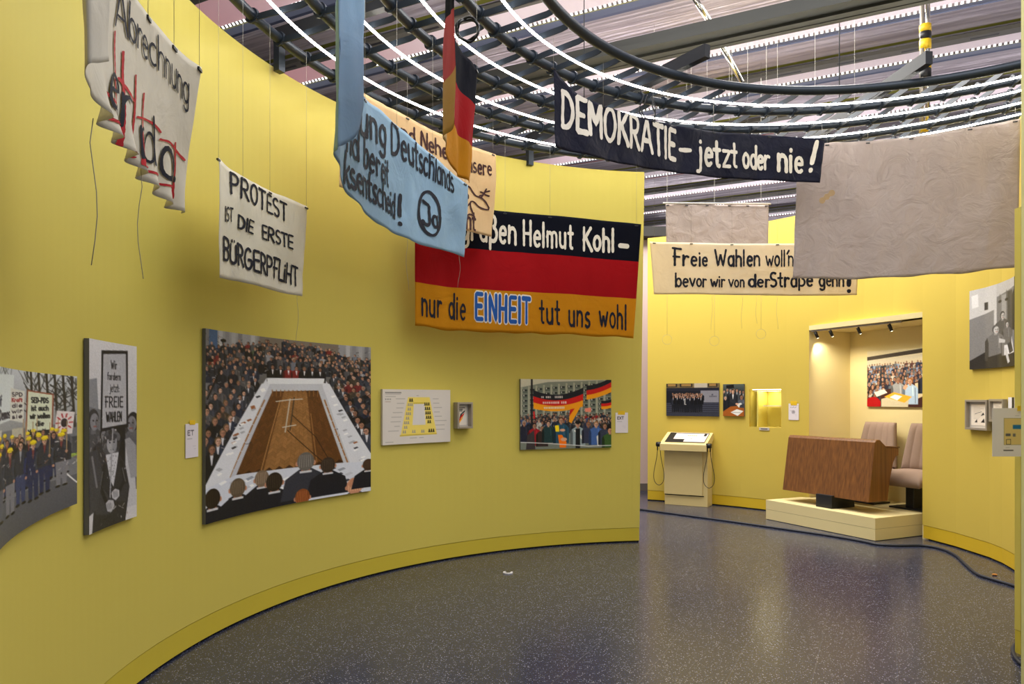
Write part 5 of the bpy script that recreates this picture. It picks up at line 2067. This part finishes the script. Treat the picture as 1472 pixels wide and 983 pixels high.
framed('picture_frame', 'deep grey frame holding a booklet with a black red gold brush stroke', LH, 651.5, 673.5, zof(LH, 662, 578), zof(LH, 662, 615.5), pic_booklet(), .075, 'pewter', .02)


def note(label, hit, x0, x1, zt, zb, tx0, tx1, tz0, tz1, canv):
    o = thing('paper_note', label, 'note', hit((x0 + x1) / 2)[0] + Vector((0, 0, zb)))
    fr = plan_pts(hit, x0, x1, .006, 4)
    bk = plan_pts(hit, x0, x1, .003, 4)
    prism('sheet', fr, bk, zb, zt, M['paper'], o)
    picture_mesh('writing', canv, plan_pts(hit, x0, x1, .0066, 4), zb, zt, o)
    prism('tape', plan_pts(hit, tx0, tx1, .0082, 3), plan_pts(hit, tx0, tx1, .0072, 3), tz0, tz1, M['tape'], o)
    return o


note('taped paper note beside the large conference photograph', LH, 265.5, 283.5, zof(LH, 274, 609), zof(LH, 274, 657.5), 271, 279, zof(LH, 274, 610.5), zof(LH, 274, 604), pic_note("ET"))
note('taped paper note beside the photograph of the crowd with flags', LH, 884.5, 902.5, zof(LH, 893, 593), zof(LH, 893, 622), 888, 898, zof(LH, 893, 596), zof(LH, 893, 590.5), pic_note("EXT"))

# --- things on the far wall
RH = lambda px: right_hit(px)
photo_panel('photo_panel', 'dark wide photograph of a group of people posing on steps above the kiosk', 'photograph', RH, 958.5, 1034.5, zof(RH, 996, 551), zof(RH, 996, 598), pic_group())
photo_panel('photo_panel', 'small upright photograph of men in suits signing a document beside the display case', 'photograph', RH, 1040.5, 1071, zof(RH, 1055, 552), zof(RH, 1055, 598), pic_signing())
note('taped paper note on the wall between the display case and the niche', RH, 1134, 1148.5, zof(RH, 1141, 580), zof(RH, 1141, 603.5), 1137, 1146, zof(RH, 1141, 582.5), zof(RH, 1141, 576.5), pic_note(""))
photo_panel('photo_panel', 'upright black and white photograph of people working in a cramped office', 'photograph', RH, 1397.5, 1463, zof(RH, 1397.5, 418.5), zof(RH, 1397.5, 531), pic_office_bw())
framed('picture_frame', 'grey framed leaflet with black triangles below the black and white office photograph', RH, 1394.5, 1426.5, zof(RH, 1394.5, 574.5), zof(RH, 1394.5, 617), pic_sheet('leaflet'), .05)
framed('picture_frame', 'small grey framed page partly hidden behind the taped plan sheet', RH, 1428.5, 1449, zof(RH, 1428.5, 573.5), zof(RH, 1428.5, 606), pic_sheet('page'), .04)
photo_panel('small_print', 'little black and white print at the far end of the framed row', 'photograph', RH, 1452, 1464, zof(RH, 1452, 571), zof(RH, 1452, 596), pic_sheet('photo'), .01)

# display case in the wall
p0, p1 = right_hit(1077)[0], right_hit(1123)[0]
tt = (p1 - p0).normalized()
nn = Vector((tt.y, -tt.x, 0))
if nn.dot(p0) > 0:
    nn = -nn
case = thing('display_case', 'small lit glass-fronted display case recessed in the yellow wall', 'display case', (p0 + p1) / 2 + Vector((0, 0, ZC0)))
Lw = (p1 - p0).length
dp = .32
mid = (p0 + p1) / 2
M['case_lens'] = mat('dim_lamp_lens', rgb(255, 244, 200), 0.5, emit=(1, 0.95, 0.7, 1), estr=3.0)
M['case_in'] = mat('bright_yellow_lining', rgb(236, 220, 112), .5, var=.01)
zc = (ZC0 + ZC1) / 2
hz = ZC1 - ZC0
box('back_panel', mid - nn * (dp + .01) + Vector((0, 0, zc)), Lw + .04, .02, hz + .04, M['case_in'], case, (tt, nn))
for s in (-1, 1):
    box('side_panel', mid - nn * (dp / 2 + .004) + tt * s * (Lw / 2 + .011) + Vector((0, 0, zc)), .02, dp - .01, hz + .04, M['case_in'], case, (tt, nn))
    box('shelf_board', mid - nn * (dp / 2 + .004) + Vector((0, 0, zc + s * (hz / 2 + .011))), Lw, dp - .01, .02, M['case_in'], case, (tt, nn))
glass = NT('clear_glass')
glass.b.inputs['Base Color'].default_value = (1, 1, 1, 1)
glass.b.inputs['Transmission Weight'].default_value = 1.0
glass.b.inputs['Roughness'].default_value = 0.02
glass.b.inputs['IOR'].default_value = 1.05
box('glass_front', mid - nn * .015 + Vector((0, 0, zc)), Lw - .006, .005, hz - .006, glass.m, case, (tt, nn))
box('glass_shelf', mid - nn * (dp * .62) + tt * .07 + Vector((0, 0, zc + .03)), Lw - .17, dp * .6, .010, M['whiteboard'], case, (tt, nn))
box('upright_panel', mid - nn * (dp * .55) - tt * (Lw / 2 - .10) + Vector((0, 0, zc)), .02, dp * .8, hz - .01, M['case_in'], case, (tt, nn))
box('caption_plate', right_hit(1099)[0] + right_hit(1099)[1] * .006 + Vector((0, 0, ZC0 - .022)), .15, .008, .038, M['whiteboard'], case, (tt, nn))
bm = bmesh.new()
add_box(bm, right_hit(1099)[0] + right_hit(1099)[1] * .0105 + Vector((0, 0, ZC0 - .022)), .10, .001, .010, (tt, nn))
obj_bm('caption_print', bm, M['ink'], case)
box('lamp_strip', mid - nn * .06 + Vector((0, 0, ZC1 - .008)), Lw - .05, .03, .012, M['case_lens'], case, (tt, nn))
area_lamp('case_lamp', tuple(mid - nn * .10 + Vector((0, 0, ZC1 - .03))), .3, CASE_W, (1, .93, .7))

# ------------------------------------------------------------------ niche: platform, photograph, spots
pl = thing('platform', 'pale cream platform with a shadow joint that runs into the lit niche', 'platform', nic(.8, .3))


def plinth(name, z0, z1, inset, material):
    P = [nic(0 + inset, 0 + inset), nic(1.61 - inset, 0 + inset), nic(1.61 - inset, NB - .015), nic(.105, NB - .015), nic(.105, .70), nic(0 + inset, .60)]
    bm = bmesh.new()
    lo = [bm.verts.new((p.x, p.y, z0)) for p in P]
    hi = [bm.verts.new((p.x, p.y, z1)) for p in P]
    bm.faces.new(hi)
    bm.faces.new(lo[::-1])
    for k in range(len(P)):
        q = (k + 1) % len(P)
        bm.faces.new((lo[k], lo[q], hi[q], hi[k]))
    bmesh.ops.recalc_face_normals(bm, faces=bm.faces)
    return obj_bm(name, bm, material, pl)


plinth('lower_course', .006, .128, 0, M['cream'])
plinth('shadow_joint', .127, .1315, .006, M['dark_gap'])
plinth('top_course', .131, .25, 0, M['cream'])
plinth('foot_joint', 0, .007, .01, M['dark_gap'])

BK = [nic(.376, NB - .026), nic(1.25, NB - .026)]
o = thing('photo_panel', 'colour photograph of a full parliament hall on the rear wall of the niche', 'photograph', nic(.8, NB - .02, 1.447))
prism('backing_board', BK, [nic(.376, NB - .004), nic(1.25, NB - .004)], 1.447, 2.174, M['board'], o)
picture_mesh('print', pic_parliament(), [nic(.376, NB - .0272), nic(1.25, NB - .0272)], 1.447, 2.174, o)

track = thing('spotlight_track', 'thin black lamp track along the niche soffit', 'lamp track', nic(.9, .85, NTOP))
bm = bmesh.new()
add_box(bm, nic(.75, .70, NTOP - .010), 1.3, .03, .018, (D1, D2))
obj_bm('rail', bm, M['pewter'], track)
for q, a in enumerate((.163, .40, .816, 1.246)):
    lab = ('first', 'second', 'third', 'fourth')[q]
    sp = thing('spotlight', '%s of the small black spotlights on the niche track, counted from the display case' % lab, 'spotlight', nic(a, .70, NTOP - .02), 'spotlights on the niche track')
    b0 = nic(a, .70, NTOP - .02)
    dirv = (D2 * .55 + Vector((0, 0, -.85))).normalized()
    tube('stem', [b0, b0 - Vector((0, 0, .035))], .007, M['black'], sp, 8)
    tube('head', [b0 - Vector((0, 0, .03)) - dirv * .02, b0 - Vector((0, 0, .03)) + dirv * .06], .020, M['black'], sp, 14)
    tube('lens', [b0 - Vector((0, 0, .03)) + dirv * .060, b0 - Vector((0, 0, .03)) + dirv * .063], .015, M['lamp'], sp, 12)
    l = bpy.data.lights.new('niche_spot', 'SPOT')
    l.energy = NICHE_W
    l.color = (1, .90, .70)
    l.spot_size = math.radians(105)
    l.spot_blend = .8
    l.shadow_soft_size = .02
    lo2 = bpy.data.objects.new('niche_spot', l)
    lo2.location = b0 - Vector((0, 0, .03)) + dirv * .075
    lo2.rotation_euler = dirv.to_track_quat('-Z', 'Y').to_euler()
    COL.objects.link(lo2)

# ------------------------------------------------------------------ walnut speaker's desk
desk = thing('speakers_desk', 'walnut veneered speaker\'s desk with a tilted front on a black foot', 'desk', nic(.77, .32, .25))


def profile_body(name, prof, a0, a1, material, parent, bevel=.006):
    """prof: (d2, z) outline extruded along the niche front"""
    bm = bmesh.new()
    A = [bm.verts.new(nic(a0, b, z)) for b, z in prof]
    B_ = [bm.verts.new(nic(a1, b, z)) for b, z in prof]
    bm.faces.new(A)
    bm.faces.new(B_[::-1])
    n = len(prof)
    for k in range(n):
        q = (k + 1) % n
        bm.faces.new((A[k], B_[k], B_[q], A[q]))
    bmesh.ops.recalc_face_normals(bm, faces=bm.faces)
    if bevel:
        bmesh.ops.bevel(bm, geom=[e for e in bm.edges if e.calc_face_angle(0) > .5], offset=bevel, segments=2, profile=.5, affect='EDGES')
    return obj_bm(name, bm, material, parent)


rear = [(.645, .985), (.645, .90), (.60, .885), (.555, .82), (.50, .62), (.46, .385)]
profile_body('body', [(.155, .385), (.255, 1.055), (.275, 1.082), (.33, 1.085), (.40, 1.035), (.445, .998)] + rear, .127, 1.405, M['wood'], desk)
profile_body('writing_top', [(.44, .999), (.655, .986), (.655, .998), (.44, 1.011)], .12, 1.412, M['wood'], desk, .002)
bm = bmesh.new()
add_box(bm, nic(.815, .305, .25 + .078), .235, .38, .155, (D1, D2), .004)
obj_bm('foot', bm, M['black'], desk)

# ------------------------------------------------------------------ conference chairs
def make_chair():
    r = thing('conference_chair', '', 'chair', (0, 0, 0))
    # local frame: x across, -y forwards, z up; seat height .46
    def shell(name, fn, nu, nv, mt):
        V = [fn(i / (nu - 1), j / (nv - 1), s) for s in (0, 1) for j in range(nv) for i in range(nu)]
        n = nu * nv
        Fc = []
        for j in range(nv - 1):
            for i in range(nu - 1):
                a = j * nu + i
                Fc.append((a, a + 1, a + nu + 1, a + nu))
                Fc.append((n + a, n + a + nu, n + a + nu + 1, n + a + 1))
        ring_ = [i for i in range(nu)] + [j * nu + nu - 1 for j in range(1, nv)] + [(nv - 1) * nu + i for i in range(nu - 2, -1, -1)] + [j * nu for j in range(nv - 2, 0, -1)]
        for k in range(len(ring_)):
            a, b = ring_[k], ring_[(k + 1) % len(ring_)]
            Fc.append((b, a, n + a, n + b))
        o = raw(name, V, Fc, mt, r, True)
        bm = bmesh.new()
        bm.from_mesh(o.data)
        bmesh.ops.recalc_face_normals(bm, faces=bm.faces)
        bm.to_mesh(o.data)
        bm.free()
        return o

    def edge(u):
        return (max(0.0, 1 - (2 * u - 1) ** 6)) ** .5

    def back(u, v, s):
        w = .58 - .15 * v
        x = (u - .5) * w
        z = .44 + .56 * v
        lean = .07 * v + .02 * v * v
        ch = abs(math.sin(u * 5 * PI)) ** .45
        fat = .055 * edge(u) * edge(.5 + (v - .5) * .98) * (.72 + .28 * ch)
        wrap = -.05 * (2 * u - 1) ** 2
        return (x, .22 + lean + wrap + (.035 if s else -fat), z)

    def seat(u, v, s):
        w = .56 + .02 * v
        x = (u - .5) * w
        y = .27 - .56 * v
        fat = .07 * edge(u) * edge(.5 + (v - .5) * .98)
        drop = -.05 * max(0, (v - .7) / .3) ** 2
        return (x, y, .37 + drop + (fat + .02 if not s else -.055 * edge(.5 + (v - .5) * .9)))
    shell('backrest', back, 61, 24, M['mauve'])
    shell('seat', seat, 41, 30, M['mauve'])
    # piping seams on the backrest, pedestal and base plate
    bm = bmesh.new()
    add_box(bm, (0, .02, .17), .11, .16, .32, None, .01)
    obj_bm('pedestal', bm, M['black'], r)
    bm = bmesh.new()
    add_box(bm, (0, .02, .010), .44, .30, .02, None, .006)
    obj_bm('base_plate', bm, M['black'], r)
    bm = bmesh.new()
    add_box(bm, (0, .20, .36), .20, .16, .05, None, .01)
    add_box(bm, (0, .275, .46), .20, .03, .24, None, .01)
    obj_bm('back_support', bm, M['black'], r)
    return r


ch0 = make_chair()
rz = math.atan2(D1.y, D1.x) + 0.0
for q, (a, b, lab) in enumerate(((.68, .99, 'mauve upholstered conference chair mostly hidden behind the walnut desk'), (1.33, .99, 'mauve upholstered conference chair with its seat showing, at the niche edge'))):
    if q == 0:
        c = ch0
    else:
        c = ch0.copy()
        COL.objects.link(c)
        for k in list(ch0.children):
            d = k.copy()
            COL.objects.link(d)
            d.parent = c
    c.location = nic(a, b, .25)
    c.rotation_euler = (0, 0, rz)
    c['label'] = lab
    c['category'] = 'chair'
    c['group'] = 'conference chairs in the niche'

# ------------------------------------------------------------------ listening kiosk
K0 = Vector((2.790, 10.37, 0))                       # front corner nearest the desk
KT = Vector((-.867, .498, 0)).normalized()           # towards the passage
KN = Vector((KT.y, -KT.x, 0))                        # towards the wall
if KN.y < 0:
    KN = -KN


def kp(a, b, z):
    p = K0 + KT * a + KN * b
    return Vector((p.x, p.y, z))


kio = thing('listening_kiosk', 'pale yellow listening kiosk with a slanted printed top and two hanging receiver cords', 'kiosk', kp(.3, .13, 0))
KW = .63


def kbody(name, prof, a0, a1, material, parent, bevel=.004):
    bm = bmesh.new()
    A = [bm.verts.new(kp(a0, b, z)) for b, z in prof]
    B_ = [bm.verts.new(kp(a1, b, z)) for b, z in prof]
    bm.faces.new(A)
    bm.faces.new(B_[::-1])
    n = len(prof)
    for k in range(n):
        q = (k + 1) % n
        bm.faces.new((A[k], B_[k], B_[q], A[q]))
    bmesh.ops.recalc_face_normals(bm, faces=bm.faces)
    if bevel:
        bmesh.ops.bevel(bm, geom=[e for e in bm.edges if e.calc_face_angle(0) > .5], offset=bevel, segments=2, profile=.5, affect='EDGES')
    return obj_bm(name, bm, material, parent)


kbody('body', [(0, 0), (.25, 0), (.25, 1.04), (.10, .98), (0, .82)], 0, KW, M['kiosk'], kio)
kbody('front_panel', [(-.022, .16), (-.002, .16), (-.002, .83), (-.022, .83)], .07, KW, M['kiosk'], kio, .002)
kbody('panel_shadow', [(-.0025, .145), (.004, .145), (.004, .158), (-.0025, .158)], .05, KW - .004, M['dark_gap'], kio, 0)
HB = [(-.135, .80), (-.135, .895), (-.12, .91), (.23, 1.055), (.25, 1.05), (.25, .96), (.02, .80)]
kbody('head', HB, -.02, KW + .03, M['kiosk'], kio)
# printed screen lying on the slope
cv = pic_screen()
nu, nv = 100, 46
V = []
for j in range(nv):
    f = j / (nv - 1)
    b = .205 - .30 * f
    z = 1.0465 - (.30 * f) * (.145 / .35) + .0030
    for i in range(nu):
        V.append(kp(KW - .03 - (KW - .05) * i / (nu - 1), b, z))
Fc = [(j * nu + i, (j + 1) * nu + i, (j + 1) * nu + i + 1, j * nu + i + 1) for j in range(nv - 1) for i in range(nu - 1)]
paint(raw('printed_screen', V, Fc, M['print'], kio), cv, nu, nv, 0)
for a_, sgn in ((-.045, 1), (KW + .055, -1)):
    bm = bmesh.new()
    add_tube(bm, [kp(a_ - .035, -.10, .885), kp(a_ + .035, -.10, .885)], .035, 14)
    rc = obj_bm('receiver', bm, M['black'], kio, True)
    tube('cord_stub', [kp(a_ - .02, -.10, .86), kp(a_ - .02, -.10, .80)], .009, M['black'], kio, 8)
    tube('cord_stub', [kp(a_ + .02, -.10, .86), kp(a_ + .02, -.10, .80)], .009, M['black'], kio, 8)
    lp = crom([(a_ - .02, .80), (a_ - .035, .68), (a_ - .075, .47), (a_ - .065, .345), (a_, .29), (a_ + .065, .345), (a_ + .075, .47), (a_ + .035, .68), (a_ + .02, .80)], 8)
    tube('cord', [kp(a, -.10, z) for a, z in lp], .0045, M['black'], kio, 8)

# ------------------------------------------------------------------ cables, taped plan, scraps
def fl(px, py, z=.012):
    d = F * (EYE - z) / (py - HY)
    return Vector(((px - 736) / F * d, d, z))


pts = crom([tuple(fl(x, y)) for x, y in ((890, 729), (920, 732), (980, 740), (1040, 748), (1100, 756.5), (1160, 765), (1200, 771), (1240, 778), (1262, 782.5), (1290, 784), (1325, 784), (1350, 788), (1372, 797), (1390, 813), (1405, 825), (1425, 832), (1457, 841.5), (1480, 850))], 8)
tag(tube('floor_cable', [Vector(p) for p in pts], .013, M['cable'], None, 8), 'long dark cable lying across the floor past the kiosk and the platform', 'cable')
d0 = 4.2
pts = crom([tuple(fl(x, y, .013)) for x, y in ((1476, 958), (1466, 952), (1458, 942), (1456, 932), (1459, 926), (1463, 922.5))], 8)
tag(tube('floor_cable', [Vector(p) for p in pts], .011, M['cable'], None, 8), 'short cable loop at the foot of the wall end nearest the camera', 'cable')

o = thing('plan_sheet', 'white printed plan sheet with a blue block, taped to the wall end by yellow tape', 'note', pix(1446, 655, 4.33))
a, b = pix(1426.5, 600, 4.34), pix(1470, 600, 4.34)
z1, z0 = pix(1446, 586.5, 4.34).z, pix(1446, 656, 4.34).z
prism('sheet', [Vector((a.x, a.y, 0)), Vector((b.x, b.y, 0))], [Vector((a.x, a.y + .002, 0)), Vector((b.x, b.y + .002, 0))], z0, z1, M['paper'], o)
picture_mesh('print', pic_plan(), [Vector((a.x, a.y - .0012, 0)), Vector((b.x, b.y - .0012, 0))], z0, z1, o)
ta, tb = pix(1462.5, 590, 4.335), pix(1472, 584, 4.335)
box('tape', (ta + tb) / 2, tb.x - ta.x, .002, .030, M['tape'], o)

# paper scrap and wood bit on the floor
cp = fl(730, 823, .004)
bm = bmesh.new()
for k in range(9):
    t0, t1 = 2.2 + k * .5, 2.2 + (k + 1) * .5
    q = []
    for t_, rr in ((t0, .026), (t1, .026), (t1, .044), (t0, .044)):
        q.append((cp.x + rr * math.cos(t_), cp.y + rr * 1.0 * math.sin(t_)))
    lo = [bm.verts.new((x, y, .0005)) for x, y in q]
    hi = [bm.verts.new((x, y, .010)) for x, y in q]
    bm.faces.new(hi)
    bm.faces.new(lo[::-1])
    for i in range(4):
        bm.faces.new((lo[i], lo[(i + 1) % 4], hi[(i + 1) % 4], hi[i]))
bmesh.ops.recalc_face_normals(bm, faces=bm.faces)
tag(obj_bm('paper_scrap', bm, M['paper']), 'curled white paper scrap lying on the dark floor before the striped banner', 'scrap')
cp = fl(1430, 826, .006)
bm = bmesh.new()
bmesh.ops.create_icosphere(bm, subdivisions=2, radius=.02)
for v in bm.verts:
    v.co = Vector((v.co.x * 1.2, v.co.y * .8, v.co.z * .4)) * (1 + .2 * noise.noise(v.co * 60)) + Vector((cp.x, cp.y, .008))
M['orange'] = mat('orange_foam', rgb(196, 130, 60), .8, var=.1)
tag(obj_bm('floor_crumb', bm, M['orange'], None, True), 'small orange crumb on the floor between the cable and the far wall', 'scrap')

# cable coil hung on the ring, dangling cord loops on the far wall
cc = pix(672, 42, 3.9)
bm = bmesh.new()
for k, (rx, rz, dx, dz) in enumerate(((.062, .064, 0, 0), (.056, .060, .004, -.003), (.060, .056, -.003, .004))):
    add_tube(bm, [cc + Vector((dx + rx * math.cos(2 * PI * j / 28), .010 * math.sin(j * .9 + k) + .006 * k, dz + rz * math.sin(2 * PI * j / 28))) for j in range(28)], .0065, 8, True)
coil = obj_bm('cable_coil', bm, M['black'], None, True)
tag(coil, 'black cable coiled into a loop and hung on the ring beside the narrow flag', 'cable')
rnd = random.Random(4)
bm = bmesh.new()
for k in range(4):
    b0 = pix(926 + k * 5, 146 + k * 2, 5.35)
    add_tube(bm, [Vector(p) for p in crom([tuple(b0 + Vector((0, 0, .06))), tuple(b0 + Vector((rnd.uniform(-.03, .03), 0, .0))), tuple(b0 + Vector((rnd.uniform(-.05, .05), 0, -.06))), tuple(b0 + Vector((rnd.uniform(-.05, .05), 0, -.12)))], 5)], .005, 6)
tag(obj_bm('cable_tail', bm, M['black'], None, True), 'short tangle of black cable ends hanging behind the navy banner', 'cable')
for k, (x, y0, y1, lab) in enumerate(((959, 430, 488, 'thin looped cord dangling over the dark group photograph'), (1027, 430, 490, 'thin looped cord dangling over the kiosk between the two small photographs'), (1094, 430, 480, 'thin looped cord dangling above the lit display case'))):
    p, n_ = right_hit(x)
    d = p.y - .25
    a, b = pix(x, y0, d), pix(x, y1 - 7, d)
    bm = bmesh.new()
    add_tube(bm, [Vector((a.x, a.y, 6.12)), a, b], .0016, 5)
    rr = 7 * d / F
    c0 = b - Vector((0, 0, rr))
    add_tube(bm, [c0 + Vector((rr * math.sin(2 * PI * j / 20), 0, rr * math.cos(2 * PI * j / 20))) for j in range(20)], .0016, 5, True)
    tag(obj_bm('dangling_cord', bm, M['nylon'], None, True), lab, 'cord')
